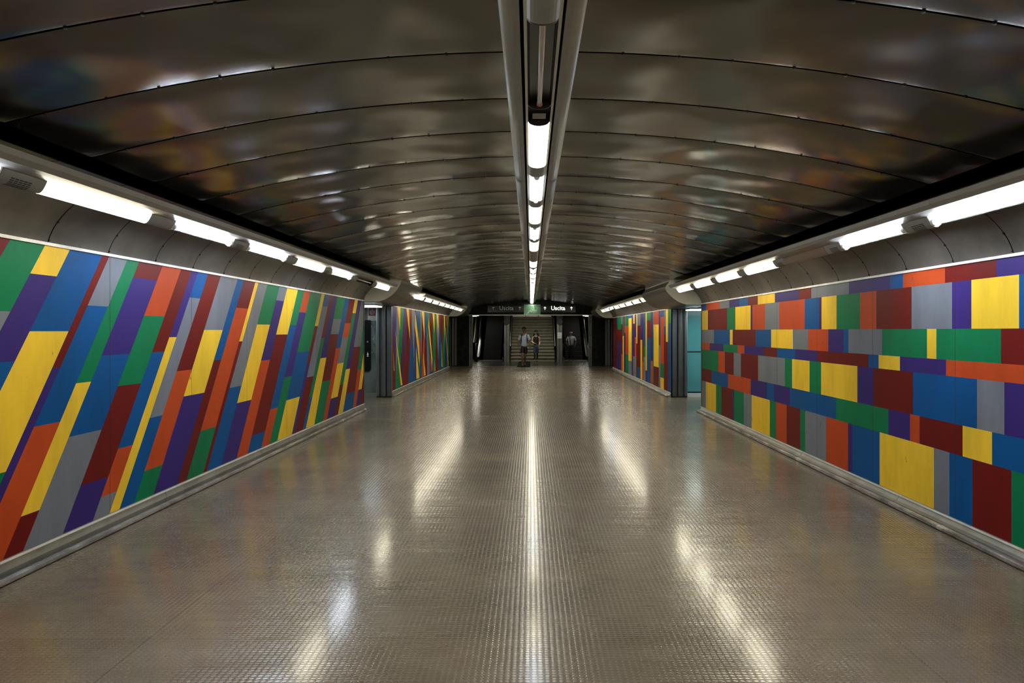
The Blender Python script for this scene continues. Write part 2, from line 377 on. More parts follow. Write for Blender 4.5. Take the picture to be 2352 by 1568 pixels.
# left, sloping strips
edges = [tuple(e) for e in ML_EDGES]; cols = list(ML_COLS)
rr = random.Random(5)
cs_, es_ = [], []
yt = edges[0][0]
while yt > YN-2:
    wdt = rr.uniform(.16, .5); yt -= wdt
    es_.append((yt, yt-1.63))
    z = Z1; c = rr.choice('GYPBROS'); sp = [c]; z -= rr.uniform(.4, 1.3)
    while z > Z0+.2:
        c = rr.choice([q for q in 'GYPBROS' if q != c]); sp += [round(z, 2), c]; z -= rr.uniform(.5, 1.3)
    cs_.append(sp)
edges = es_[::-1]+edges; cols = [['P']]+cs_[::-1][1:]+[cs_[0]]+cols[1:] if False else [['P']]+cs_[::-1][:-1]+cols
edges.append((edges[-1][0]+2, edges[-1][1]+2))
def mural_left():
    bm = bmesh.new()
    allc = [['P']]+cs_[::-1][:-1]+list(ML_COLS)
    # strip i lies between edges[i-1] and edges[i]
    for i in range(1, len(edges)):
        a, b = edges[i-1], edges[i]
        sp = allc[i]
        zs = [Z1]+sp[1::2]+[Z0]; cc = sp[0::2]
        def at(e, z): return e[1]+(e[0]-e[1])*(z-Z0)/(Z1-Z0)
        for j, c in enumerate(cc):
            za, zb = zs[j], zs[j+1]
            if za <= zb: continue
            poly = [(at(a, za), za), (at(b, za), za), (at(b, zb), zb), (at(a, zb), zb)]
            poly = clip(poly, 0, YN, E1L-.03)
            if poly: face(bm, poly, XL, c)
    return bm
tag(link('mural', mural_left(), [PM[c] for c in ORD]), 'long painted wall panel of slanting colour strips on the near left wall', 'mural')
def mural_right():
    bm = bmesh.new()
    hs = [ZR1, 2.05, 1.665, 1.406, 1.272, .885, .638, ZR0]
    r2 = random.Random(8)
    for i, (ys, cc) in enumerate(MR_ROWS):
        ys = list(ys); cc = list(cc)
        ys[0] = E1R-.03
        while ys[-1] > YN:
            ys.append(max(YN, ys[-1]-r2.uniform(.25, 1.0)))
            cc.append(r2.choice([q for q in 'GYPBROS' if q != cc[-1]]))
        if len(cc) < len(ys)-1: cc += [r2.choice('GRB') for _ in range(len(ys)-1-len(cc))]
        for j in range(len(ys)-1):
            face(bm, [(ys[j], hs[i]), (ys[j+1], hs[i]), (ys[j+1], hs[i+1]), (ys[j], hs[i+1])], XR, cc[j])
    return bm
tag(link('mural', mural_right(), [PM[c] for c in ORD]), 'long painted wall panel of rectangular colour blocks in rows on the near right wall', 'mural')
def mural_left_far():
    bm = bmesh.new()
    low = 'RGPRRBBPGBORSPGRBGPG'
    up = 'PSGPRRSPBSRBGRGSRGPG'
    e = [tuple(q) for q in ML2_B]
    e[0] = (S2+.05, S2+.05)
    r2 = random.Random(3)
    def at(q, z): return q[1]+(q[0]-q[1])*(z-Z0)/(Z1-Z0)
    for i in range(len(e)-1):
        zl, zr = r2.choice(((Z1-.15, Z0+.35), (1.8, .5), (.4, 2.0)))
        A_, B_ = e[i], e[i+1]
        for c, q in ((up[i], [(at(A_, Z1), Z1), (at(B_, Z1), Z1), (at(B_, zr), zr), (at(A_, zl), zl)]),
                     (low[i], [(at(A_, zl), zl), (at(B_, zr), zr), (at(B_, Z0), Z0), (at(A_, Z0), Z0)])):
            poly = clip(q, 0, S2, E2-.1)
            if poly: face(bm, poly, XL, c)
    for k, t in enumerate(ML2_TRI):
        poly = clip(clip([tuple(p) for p in t[1:]], 0, S2+.02, E2-.1), 1, Z0+.005, Z1-.005)
        if poly: face(bm, poly, XL+.0008+.00015*k, t[0])
    return bm
tag(link('mural', mural_left_far(), [PM[c] for c in ORD]), 'painted wall panel of thin spiky colour wedges on the far left wall past the opening', 'mural')
def mural_right_far():
    bm = bmesh.new()
    V = sorted(MR2, key=lambda v: v[0])
    for i, v in enumerate(V):
        y0, y1 = v[0], (V[i+1][0] if i+1 < len(V) else E2-.1)
        if i == 0: y0 = S2
        zs = [ZR1]+v[3::2]+[ZR0]; cc = v[2::2]
        for j, c in enumerate(cc):
            if zs[j] > zs[j+1]: face(bm, [(y0, zs[j]), (y1, zs[j]), (y1, zs[j+1]), (y0, zs[j+1])], XR, c)
    return bm
tag(link('mural', mural_right_far(), [PM[c] for c in ORD]), 'painted wall panel of upright narrow colour bars on the far right wall past the opening', 'mural')

# edge trims over and under the murals, baseboards
nt = [1]
def trim(bm, m, **k):
    nt[0] += 1
    return struct('trim_%d' % nt[0], bm, m, **k)
def side(s, X, pts): return [(X+s*d, z) for d, z in pts]       # d measured towards the corridor (s=+1 left wall)
def base_profile(s, X, z0, toe):
    a = toe
    return [(X-.0*s, 0), (X, z0+.008), (X+s*.022, z0+.008), (X+s*.022, z0-.006), (X+s*.010, z0-.010),
            (X+s*(a*.22+.008), z0*.55), (X+s*(a-.052), .046), (X+s*(a-.052), 0)]
def tube_profile(s, X, toe):
    r = .026; cx, cz = X+s*(toe-r), r*.92
    return [(cx+r*math.cos(t), max(0.0, cz+r*math.sin(t))) for t in [2*math.pi*i/14 for i in range(14)]]
def segs(y0, y1, off, per):
    ys = [y0]; q = off
    while q < y1:
        if q > y0+.05 and q < y1-.05: ys.append(q)
        q += per
    return ys+[y1]
for nm, s, X, z0, toe, rng in (('left', 1, XL, Z0, .065, ((YN, E1L-.02), (S2, E2-.05))), ('right', -1, XR, ZR0, .12, ((YN, E1R-.02), (S2, E2-.05)))):
    for a, b in rng:
        bm = bmesh.new()
        ys = segs(a, b, -3.1, 2.62)
        for p, q in zip(ys, ys[1:]):
            extr(bm, base_profile(s, X, z0, toe), p+.004, q-.004, 0)
            extr(bm, tube_profile(s, X, toe), p+.004, q-.004, 1)
        extr(bm, [(X, 0), (X, z0-.01), (X+s*.004, z0-.01), (X+s*.006, 0)], a, b, 2)
        # pale lip on top
        extr(bm, [(X+s*.0225, z0+.010), (X+s*.0245, z0+.010), (X+s*.0245, z0-.007), (X+s*.0225, z0-.007)], a, b, 3)
        o = struct('baseboard_'+nm, bm, [M['base'], M['tube'], M['seam'], M['trim']])
    zt = Z1 if s > 0 else ZR1
    for a, b in rng:
        bm = bmesh.new()
        extr(bm, [(X-s*.01, zt-.004), (X+s*.016, zt-.004), (X+s*.018, zt+.018), (X-s*.01, zt+.022)], a, b)
        trim(bm, M['trim'])
    # corner angle closing the wall end
    for yy, sg in ((rng[0][1], 1),):
        bm = boxes((min(X-s*.36, X+s*.012), max(X-s*.36, X+s*.012), yy, yy+.03, 0, zt))
        trim(bm, M['pillar'])

# coves: curved strips, dark joints
def cove_profile(s, X, zt):
    P = [(.0, .022), (.012, .06), (.045, .13), (.10, .205), (.18, .285), (.29, .36), (.42, .41), (.56, .43)]
    # smooth by catmull
    out = []
    for i in range(len(P)-1):
        p0, p1, p2, p3 = P[max(i-1, 0)], P[i], P[i+1], P[min(i+2, len(P)-1)]
        for t in (0, .5):
            out.append(tuple(.5*((2*p1[k])+(-p0[k]+p2[k])*t+(2*p0[k]-5*p1[k]+4*p2[k]-p3[k])*t*t+(-p0[k]+3*p1[k]-3*p2[k]+p3[k])*t**3) for k in (0, 1)))
    out.append(P[-1])
    return [(X+s*d, zt+z) for d, z in out]
for s, X, zt, rng in ((1, XL, Z1, ((YN, E1L), (S2, E2))), (-1, XR, ZR1, ((YN, E1R), (S2, E2)))):
    for a, b in rng:
        bm = bmesh.new(); pr = cove_profile(s, X, zt)
        ys = segs(a, b, -4.0+(.0 if s > 0 else .05), .80)
        for p, q in zip(ys, ys[1:]):
            extr(bm, pr, p+.006, q-.006, 0, closed=False)
            for f in bm.faces: f.smooth = True
            for fr in (.3, .85):
                i = int(fr*6)
                x, z = pr[i]
                cyl(bm, (x, q, z), (x+s*.006, q, z-.005), .007, 6, mi=1)
        extr(bm, [(x-s*.015, z+.015) for x, z in pr], a, b, 1, closed=False)
        trim(bm, [M['cove'], M['seam']])

# side light rails: hollow housing open downwards, made of inner cove rail, box and outer flange
LS = {1: dict(rt=(-2.60, 2.565), lt=(-2.740, 2.501), lb=(-2.832, 2.450)),
      -1: dict(rt=(2.69, 2.535), lt=(2.826, 2.466), lb=(2.93, 2.410))}
def rail_profile(s):
    d = LS[s]; (x0, z0), (x1, z1), (x2, z2) = d['rt'], d['lt'], d['lb']
    o = -s   # outward direction
    return [(x0+o*.02, z0+.004), (x0, z0), (x0+o*.012, z0-.030), (x0+o*.045, z0-.054), (x0+o*.085, z0-.064), (x1-o*.004, z1-.004),
            (x1-o*.004, z1+.045), (x2+o*.004, z2+.075), (x2+o*.004, z2+.006), (x2+o*.020, z2+.008), (x2+o*.050, z2+.014), (x2+o*.058, z2+.024),
            (x2+o*.050, z0+.0), (x2+o*.0, z0+.006)]
def rail(s, y0, y1, round_end=True):
    bm = bmesh.new(); pr = rail_profile(s)
    ys = segs(y0, y1, -4.3, 3.2)
    for p, q in zip(ys, ys[1:]):
        extr(bm, pr, p+.0015, q-.0015, 0)
    d = LS[s]; o_ = -s
    for (x_, z_), sg in ((d['lt'], -1), (d['lb'], 1)):
        a_ = o_*sg
        dz = .006 if sg < 0 else .001
        extr(bm, [(x_+a_*.001, z_+.0), (x_+a_*.009, z_+(.0 if sg<0 else .004)), (x_+a_*.009, z_+.012), (x_+a_*.001, z_+.012)], y0, y1-.02, 1)
        extr(bm, [(x_+a_*.009, z_-.001*0), (x_+a_*.015, z_+(.004 if sg > 0 else .002)), (x_+a_*.015, z_+.01), (x_+a_*.009, z_+.01)], y0, y1-.02, 2)
    cxm = LS[s]['lb'][0]; czm = pr[1][1]+.03
    # rounded nose
    if round_end:
        prev = [bm.verts.new((x, y1-.0015, z)) for x, z in pr]
        for t in (25, 45, 65, 85):
            c = math.cos(math.radians(t)); sn = math.sin(math.radians(t))
            cur = [bm.verts.new((cxm+(x-cxm)*(.72+.28*c), y1+.10*sn, czm+(z-czm)*(.70+.30*c))) for x, z in pr]
            for i in range(len(pr)):
                f = bm.faces.new((prev[i], prev[(i+1) % len(pr)], cur[(i+1) % len(pr)], cur[i])); f.smooth = True
            prev = cur
        bm.faces.new(prev)
    return trim(bm, [M['rail'], M['seam'], M['alu']])
rail(1, YN, 15.42); rail(-1, YN, 15.30)
rail(1, S2, 31.85); rail(-1, S2, 31.85)

# central trough: two curved cheeks and a dark channel
def cheeks():
    zb = H+1.335
    bm = bmesh.new()
    for s in (-1, 1):
        xi = XC+s*.098; xo = XC+s*.190
        pr = [(xi, zb+.035), (xi, zb), (xo-s*.060, zb), (xo-s*.042, zb+.003), (xo-s*.027, zb+.010), (xo-s*.015, zb+.021), (xo-s*.006, zb+.036), (xo-s*.001, zb+.054), (xo, zb+.075), (xi, zb+.075)]
        ys = segs(YN, END, -1.02, 4.0)
        for p, q in zip(ys, ys[1:]): extr(bm, pr, p+.0015, q-.0015, 0)
    for f in bm.faces: f.smooth = len(f.verts) == 4 and abs(sum(v.co.x for v in f.verts)/4-XC) > .128 and min(v.co.z for v in f.verts) < zb+.06
    extr(bm, [(XC-.1, zb+.05), (XC+.1, zb+.05), (XC+.1, zb+.06), (XC-.1, zb+.06)], YN, END, 1)
    # aluminium side flanges either side of the lamps
    for s in (-1, 1):
        a = XC+s*.066; b = XC+s*.080
        extr(bm, [(a, zb-.052), (b, zb-.052), (b, zb+.05), (a, zb+.05)], YN, END, 2)
    return trim(bm, [M['rail'], M['black'], M['alu']])
cheeks()

# ================================================================ LAMPS
def arcpts(p, q, bulge, n=9, skew=0.0):
    """points from p to q bulging to the side away from the housing"""
    (x0, z0), (x1, z1) = p, q
    mx, mz = x1-x0, z1-z0; L = math.hypot(mx, mz); nx, nz = mz/L, -mx/L
    if nz > 0: nx, nz = -nx, -nz
    out = []
    for i in range(n):
        t = i/(n-1); h = bulge*4*t*(1-t)
        h = bulge*max(0, 1-(2*t-1)**2)**.6*(1-skew+2*skew*t)
        out.append((x0+mx*t+nx*h, z0+mz*t+nz*h))
    return out, (nx, nz)
def lamp(kind, y0, p, q, bulge, label, group, cap=True, length=1.24, name='fluorescent_lamp', ventcap=False, skew=0.0):
    t = thing(name, label, 'ceiling lamp', ((p[0]+q[0])/2, y0, (p[1]+q[1])/2), 0, group)
    ox, oz = t.location.x, t.location.z
    pl, ql = (p[0]-ox, p[1]-oz), (q[0]-ox, q[1]-oz)
    A, (nx, nz) = arcpts(pl, ql, bulge, 11, skew)
    ux, uz = (ql[0]-pl[0]), (ql[1]-pl[1]); W = math.hypot(ux, uz); ux /= W; uz /= W
    cyl_ = []
    if kind == 'warm' or kind == 'brown':
        bm = bmesh.new(); back = [(x-nx*.012, z-nz*.012) for x, z in A[::-1]]
        extr(bm, A+[(A[-1][0]-nx*.02, A[-1][1]-nz*.02), (A[0][0]-nx*.02, A[0][1]-nz*.02)], .0, length)
        for f in bm.faces: f.smooth = False
        link('diffuser', bm, M[('diff_s' if skew else 'diff_w') if kind == 'warm' else 'clear'], t)
    else:
        # open unit: reflector tray and bare tube
        bm = bmesh.new()
        tr = [(pl[0], pl[1]), (pl[0]-nx*.03+ux*.012, pl[1]-nz*.03+uz*.012), (ql[0]-nx*.03-ux*.012, ql[1]-nz*.03-uz*.012), (ql[0], ql[1]),
              (ql[0]-nx*.035, ql[1]-nz*.035), (pl[0]-nx*.035, pl[1]-nz*.035)]
        extr(bm, tr, 0, length); link('reflector', bm, M['refl' if kind == 'dead' else 'white'], t)
        r = .013 if kind == 'dead' else .019
        bm = bmesh.new(); e_ = 0 if kind == 'dead' else .020
        cyl(bm, (nx*e_, .05, nz*e_), (nx*e_, length-.05, nz*e_), r, 12)
        tb = link('tube', bm, M['tube_off' if kind == 'dead' else 'tube_s' if skew else 'tube_c'], t)
        bm = bmesh.new()
        bm.free()
        for a, b in ((.012, .05), (length-.05, length-.012)):
            bm = cyl(bmesh.new(), (nx*e_, a, nz*e_), (nx*e_, b, nz*e_), r*1.25, 12, mi=0)
            link('tube_end', bm, M['tube_end'] if kind == 'dead' else M['white'], tb)
        for a, b in ((0, .012), (length-.012, length)):
            bm = bmesh.new(); extr(bm, A+[(ql[0]-nx*.03, ql[1]-nz*.03), (pl[0]-nx*.03, pl[1]-nz*.03)], a, b)
            link('end_plate', bm, M['dark'] if kind == 'dead' else M['white'], t)
        if kind == 'cool':
            # clear cover ring lines
            for a in (-1, 1):
                bm = bmesh.new(); e = A[0] if a < 0 else A[-1]
                extr(bm, [(e[0], e[1]), (e[0]-a*ux*.006, e[1]-a*uz*.006), (e[0]-a*ux*.006-nx*.01, e[1]-a*uz*.006-nz*.01), (e[0]-nx*.01, e[1]-nz*.01)], 0, length)
                link('cover_edge', bm, M['alu'], t)
    if cap:
        bm = bmesh.new(); a0, a1 = length+.004, 1.6-.004
        if cap == 'open':
            tr = [(pl[0], pl[1]), (pl[0]-nx*.04, pl[1]-nz*.04), (ql[0]-nx*.04, ql[1]-nz*.04), (ql[0], ql[1]), (ql[0]-nx*.05, ql[1]-nz*.05), (pl[0]-nx*.05, pl[1]-nz*.05)]
            extr(bm, tr, a0, a1)
            ob = link('open_gear_box', bm, M['dark'], t)
            bm = bmesh.new(); extr(bm, [(-.04, .0), (.04, .0), (.04, -.004), (-.04, -.004)], a0+.16, a0+.27); link('gear_plate', bm, M['cap'], ob)
            bm = bmesh.new(); extr(bm, A+[(ql[0]-nx*.05, ql[1]-nz*.05), (pl[0]-nx*.05, pl[1]-nz*.05)], a1-.010, a1); link('end_plate', bm, M['dark'], t)
        else:
            B = [(x, z) for x, z in A]
            extr(bm, B+[(B[-1][0]-nx*.015, B[-1][1]-nz*.015), (B[0][0]-nx*.015, B[0][1]-nz*.015)], a0, a1)
            cp = link('cap', bm, M['cap'], t)
            if ventcap:
                bm = bmesh.new()
                for i in range(3, 9):
                    x, z = A[i]
                    for q2 in range(5):
                        ya = a0+.085+q2*.036
                        x2, z2 = A[i][0]*.55+A[i+1][0]*.45, A[i][1]*.55+A[i+1][1]*.45
                        cx_, cz_ = nx, nz
                        extr(bm, [(x+cx_*.001, z+cz_*.001), (x2+cx_*.001, z2+cz_*.001), (x2+cx_*.0022, z2+cz_*.0022), (x+cx_*.0022, z+cz_*.0022)], ya, ya+.028)
                link('vent_grille', bm, M['dark'], cp)
    return t
def ordn(i): return ['first', 'second', 'third', 'fourth', 'fifth', 'sixth', 'seventh', 'eighth', 'ninth', 'tenth', 'eleventh', 'twelfth', 'thirteenth',
                    'fourteenth', 'fifteenth', 'sixteenth', 'seventeenth', 'eighteenth', 'nineteenth', 'twentieth', 'twenty-first', 'twenty-second', 'twenty-third', 'twenty-fourth', 'twenty-fifth'][i]
DESC = {'warm': 'lit cream lamp', 'cool': 'lit bluish bare-tube lamp', 'dead': 'unlit open dead-tube lamp', 'brown': 'unlit lamp with brown cover'}
# centre row, index 0 is the first one in view
zc = H+1.27
ckinds = {-3: 'warm', -2: 'warm', -1: 'dead', 0: 'warm', 1: 'cool', 2: 'warm', 3: 'cool', 4: 'warm', 5: 'brown', 6: 'warm', 7: 'cool'}
for k in range(-4, 20):
    kd = ckinds.get(k, 'warm')
    y0 = 4.82+1.6*k
    vis = k >= -1
    lab = ('%s in the central ceiling trough, %s from the viewer' % (DESC[kd], ordn(k+1))) if vis else 'lamp in the central ceiling trough overhead behind the viewer'
    lab = lab.replace('the central ceiling trough', 'the ceiling trough')
    lamp(kd, y0, (XC-.066, zc+.012), (XC+.066, zc+.012), .026 if kd != 'dead' else .026, lab,
         'lamps of the central ceiling trough' if vis else 'trough lamps behind the viewer', cap='open' if k == -1 else True)
def siderow(s, start, k0, k1, kinds, place, grp, first_vis, vents=()):
    d = LS[s]
    for k in range(k0, k1+1):
        kd = kinds.get(k, 'warm'); vis = k >= first_vis
        lab = ('%s in the %s light rail, %s from the near end' % (DESC[kd], place, ordn(k-first_vis))) if vis else 'lamp in the %s light rail beside the viewer, out of view' % place
        lamp(kd, start+1.6*k, d['lt'], d['lb'], .036, lab, grp if vis else grp+' out of view', ventcap=k in vents, cap=(k != k1), length=1.22, skew=.62)
siderow(1, 4.45, -5, 6, {1: 'cool', 2: 'cool', 4: 'cool', 5: 'dead', -1: 'cool'}, 'near left', 'lamps of the near left rail', 0, (-1, 1, 3))
siderow(-1, 4.38, -5, 6, {0: 'cool', 1: 'cool', 2: 'brown'}, 'near right', 'lamps of the near right rail', 0, (0, 1, 2))
siderow(1, 18.98, 0, 7, {}, 'far left', 'lamps of the far left rail', 0)
siderow(-1, 18.98, 0, 7, {5: 'cool'}, 'far right', 'lamps of the far right rail', 0)

# ================================================================ HOODS over the openings
def hood(s, X, zt, xi, y0, y1, seams):
    # profile from wall, flat under, curving up to the vault edge
    P = [(X-s*.3, zt-.01), (X, zt-.01), (X+s*.30, zt-.005), (X+s*.50, zt+.075), (X+s*.64, zt+.19), (X+s*.735, zt+.33), (xi, zt+.47), (xi, zt+.60), (X-s*.3, zt+.60)]
    Q = []
    for i in range(len(P)-1):
        Q.append(P[i])
        if 2 <= i <= 5:
            p0, p1, p2, p3 = P[i-1], P[i], P[i+1], P[i+2]
            for t in (.25, .5, .75):
                Q.append(tuple(.5*((2*p1[k])+(-p0[k]+p2[k])*t+(2*p0[k]-5*p1[k]+4*p2[k]-p3[k])*t*t+(-p0[k]+3*p1[k]-3*p2[k]+p3[k])*t**3) for k in (0, 1)))
    Q.append(P[-1])
    bm = bmesh.new(); ys = [y0]+seams+[y1]
    for p, q in zip(ys, ys[1:]): extr(bm, Q, p+.004, q-.004, 0)
    cx = sum(p[0] for p in Q)/len(Q); cz = sum(p[1] for p in Q)/len(Q)
    extr(bm, [(cx+(x-cx)*.985, cz+(z-cz)*.985) for x, z in Q], y0+.01, y1-.01, 1)
    bmesh.ops.recalc_face_normals(bm, faces=bm.faces[:]); bm.normal_update()
    for f in bm.faces:
        if f.material_index == 0 and abs(f.normal.y) > .9: f.material_index = 2
    return trim(bm, [M['hoodunder'], M['seam'], M['hoodface']])
hood(1, XL, Z1, -2.67, 16.24, S2-.02, [18.2])
hood(-1, XR, ZR1, 2.83, 16.0, S2-.02, [18.0])
hood(1, XL, Z1, -2.67, E2+.02, 35.9, [])
hood(-1, XR, ZR1, 2.83, E2+.02, 35.9, [])

# pillars of folded metal at the corners of the openings
def pillar(x0, x1, y, z1, s, label, flutes, light=False):
    t = thing('pillar', label, 'pillar', ((x0+x1)/2, y, 0))
    bm = bmesh.new(); w_ = x1-x0; n_ = len(flutes); x = -w_/2
    for fr, kind in flutes:
        ww = w_*fr
        if kind == 'round':
            pr = [(x+ww/2-ww*.46*math.cos(math.pi*i/8), -.05*math.sin(math.pi*i/8)) for i in range(9)]
            pr = pr+[(x+ww*.96, .10), (x+ww*.04, .10)]
        elif kind == 'flat':
            pr = [(x+ww*.04, -.02), (x+ww*.96, -.02), (x+ww*.96, .10), (x+ww*.04, .10)]
        else:
            pr = [(x, .05), (x+ww, .05), (x+ww, .10), (x, .10)]
        a = [bm.verts.new((px_, py_, .0)) for px_, py_ in pr]; b = [bm.verts.new((px_, py_, z1)) for px_, py_ in pr]
        for i in range(len(pr)): bm.faces.new((a[i], a[(i+1) % len(pr)], b[(i+1) % len(pr)], b[i]))
        bm.faces.new(a); bm.faces.new(b)
        x += ww
    link('shaft', bm, M['pillar'], t)
    bm = bmesh.new(); box(bm, -w_/2, w_/2, -.062, .10, 0, .035); link('foot', bm, M['dark'], t)
    return t
fl = [(.16, 'flat'), (.06, 'gap'), (.40, 'round'), (.06, 'gap'), (.32, 'flat')]
pillar(-3.80, -3.44, S2+.0, Z1-.015, 1, 'grey fluted metal pillar at the corner before the far left wall panel', fl)
pillar(3.50, 3.86, S2+.0, ZR1-.015, -1, 'grey fluted metal pillar between teal glass and far right wall panel', fl[::-1])
pillar(-3.78, -3.44, END+.0, Z1-.015, 1, 'dim fluted metal pillar at the far left end beside the marble', fl)
pillar(3.46, 3.80, END+.0, ZR1-.015, -1, 'dim fluted metal pillar at the far right end beside the marble', fl[::-1])

# side passages -----------------------------------------------------
def passage(s, X, y0, y1, z1, wallmat):
    x0, x1 = sorted((X-s*.36, X-s*3.5))
    # ceiling
    o = trim(boxes((x0, x1, y0-.4, y1+.9, z1, z1+.12)), M['hood'])
    # end wall and near wall
    return x0, x1
for s, X, zt in ((1, XL, Z1), (-1, XR, ZR1)):
    passage(s, X, 16.2, S2, zt, None)
    passage(s, X, 33.2, 36.3, zt, None)
struct('wall_left.002', boxes((-7.0, XL-.36, 16.0, 16.1, 0, 2.3)), M['passage'])
struct('wall_right.002', boxes((XR+.36, 7.0, 15.8, 15.9, 0, 2.3)), M['passage'])
struct('wall_left.003', boxes((-7.0, -3.81, S2+.16, S2+.3, 0, 2.3)), M['passage'])
struct('wall_left.004', boxes((-7.1, -7.0, 16, S2+.3, 0, 2.3)), M['passage'])
struct('wall_right.004', boxes((7.0, 7.1, 15.8, S2+.5, 0, 2.3)), M['passage'])
struct('wall_left.005', boxes((-7.0, XL-.36, 33.0, 33.1, 0, 2.3), (-7.1, -7, 33, 36.6, 0, 2.3)), M['marble2'])
struct('wall_right.005', boxes((XR+.36, 7.0, 33.0, 33.1, 0, 2.3), (7, 7.1, 33, 36.6, 0, 2.3)), M['marble2'])
# steel skirting of the passage
struct('baseboard_left', boxes((-7.0, -3.81, S2+.11, S2+.158, 0, .10)), M['alu'])
# door frame post beside pillar
trim(boxes((-3.842, -3.83, S2+.10, S2+.158, .1, 2.24), (-3.825, -3.80, S2+.08, S2+.158, 0, 2.24)), M['alu'])
# teal glass screen
def glass_screen():
    t = thing('glass_screen', 'teal frosted glass screen with dark bars in the right hand opening', 'glass screen', (4.9, S2+.12, 0))
    f = bmesh.new()
    xs0, xs1 = -1.01, 1.9
    for za, zb in ((.10, .13), (1.115, 1.135), (2.155, 2.18)): box(f, xs0, xs1, -.02, .02, za, zb)
    box(f, xs0-.02, xs0, -.02, .02, 0, 2.18); box(f, .1, .12, -.02, .02, 0, 2.18); box(f, 1.9, 1.92, -.02, .02, 0, 2.18)
    link('frame', f, M['dark'], t)
    for a, b in ((xs0, .1), (.12, 1.9)):
        for za, zb in ((.13, 1.115), (1.135, 2.155)):
            bm = boxes((a, b, -.008, .008, za, zb)); link('pane', bm, M['teal'], t)
    link('bottom_rail', boxes((xs0, xs1, -.03, .03, .0, .10)), M['white'], t)
    return t
glass_screen()
struct('wall_right.003', boxes((3.87, 7.0, S2+.3, S2+.4, 0, 2.3)), M['passage'])
trim(boxes((3.865, 3.885, S2+.04, S2+.15, 0, 2.17)), M['alu'])
# passage ceiling lamps
def boxlamp(x, y, z, lx, ly, mt, label, name='ceiling_lamp', rz=0):
    t = thing(name, label, 'ceiling lamp', (x, y, z), rz)
    link('housing', boxes((-lx/2-.02, lx/2+.02, -ly/2-.02, ly/2+.02, -.03, 0)), M['white'], t)
    link('diffuser', boxes((-lx/2, lx/2, -ly/2, ly/2, -.055, -.030)), mt, t)
    return t
M['lampP'] = mat('passage_lamp', (.9, .9, .9), .4, emit=(.80, .93, 1.0), es=3.0)
M['lampG'] = mat('passage_lamp_teal_side', (.9, .9, .9), .4, emit=(.85, 1.0, .98), es=5.0)
boxlamp(-4.30, 18.0, Z1-.012, 1.6, .9, M['lampP'], 'white ceiling lamp inside the left opening above the fire hose sign')
boxlamp(4.35, 18.3, ZR1-.012, 1.3, .8, M['lampG'], 'white ceiling lamp inside the right opening above the teal glass')

# fire hose sign -----------------------------------------------------
def hose_sign():
    t = thing('fire_hose_sign', 'white sign with a dark red square and white hose spiral on passage wall', 'sign', (-3.955, S2+.15, 1.90))
    link('board', boxes((-.108, .108, -.012, 0, 0, .325)), M['white'], t)
    link('red_square', boxes((-.088, .088, -.016, -.012, .118, .308)), M['signred'], t)
    bm = bmesh.new(); pts = []
    for i in range(90):
        a = i/90*2*math.pi*4.0; r = .010+.058*i/90
        pts.append((r*math.cos(a), -.018, .212+r*math.sin(a)))
    pts += [(.066, -.018, .25), (.078, -.018, .278)]
    tubepath(bm, pts, .0042, 5); tubepath(bm, [(0, -.018, .280), (.078, -.018, .280)], .005, 5)
    link('spiral', bm, M['white'], t)
    for tx, sz, z in (('LANCIA', .030, .086), ('IDRANTE', .040, .035)):
        add_text(tx, sz, (0, -.0135, z), M['ink'], t, 'lettering')
    return t
def add_text(txt, size, loc, m, parent, name, bold=0.0):
    cu = bpy.data.curves.new(name, 'FONT'); cu.body = txt; cu.size = size; cu.align_x = 'CENTER'; cu.align_y = 'CENTER'
    cu.extrude = .002; cu.offset = bold; cu.resolution_u = 4
    o = bpy.data.objects.new(name, cu); C.objects.link(o)
    bpy.context.view_layer.update()
    dg = bpy.context.evaluated_depsgraph_get()
    me = bpy.data.meshes.new_from_object(o.evaluated_get(dg)); me.name = name
    bpy.data.objects.remove(o); bpy.data.curves.remove(cu)
    q = bpy.data.objects.new(name, me); C.objects.link(q); me.materials.clear(); me.materials.append(m)
    q.location = loc; q.rotation_euler = (math.radians(90), 0, 0); q.parent = parent
    return q
hose_sign()
def dark_panel():
    t = thing('totem_panel', 'tall black rounded panel with small white symbols below the hose sign', 'sign', (-4.115, S2+.15, .64))
    bm = bmesh.new(); w2 = .13; pr = [(-w2, 1.27), (-w2, .08)]
    for i in range(7):
        a = math.pi+i*math.pi/12; pr.append((-w2+.08+.08*math.cos(a), .08+.08*math.sin(a)))
    for i in range(7):
        a = 1.5*math.pi+i*math.pi/12; pr.append((w2-.08+.08*math.cos(a), .08+.08*math.sin(a)))
    pr.append((w2, 1.27))
    a = [bm.verts.new((x, -.03, z)) for x, z in pr]; b = [bm.verts.new((x, 0, z)) for x, z in pr]
    for i in range(len(pr)): bm.faces.new((a[i], a[(i+1) % len(pr)], b[(i+1) % len(pr)], b[i]))
    bm.faces.new(a); bm.faces.new(b)
    link('board', bm, M['black_gloss'], t)
    bm = bmesh.new()
    for p, q in (((.03, .72), (.07, .72)), ((.07, .72), (.05, .755)), ((.05, .755), (.03, .72))):
        cyl(bm, (p[0], -.032, p[1]), (q[0], -.032, q[1]), .003, 5)
    link('triangle_symbol', bm, M['white'], t)
    bm = boxes((.035, .075, -.034, -.03, .36, .39), (.035, .075, -.034, -.03, .40, .43), (.04, .07, -.034, -.03, .44, .455), (.045, .065, -.034, -.03, .465, .475))
    link('glyph_symbol', bm, M['white'], t)
dark_panel()
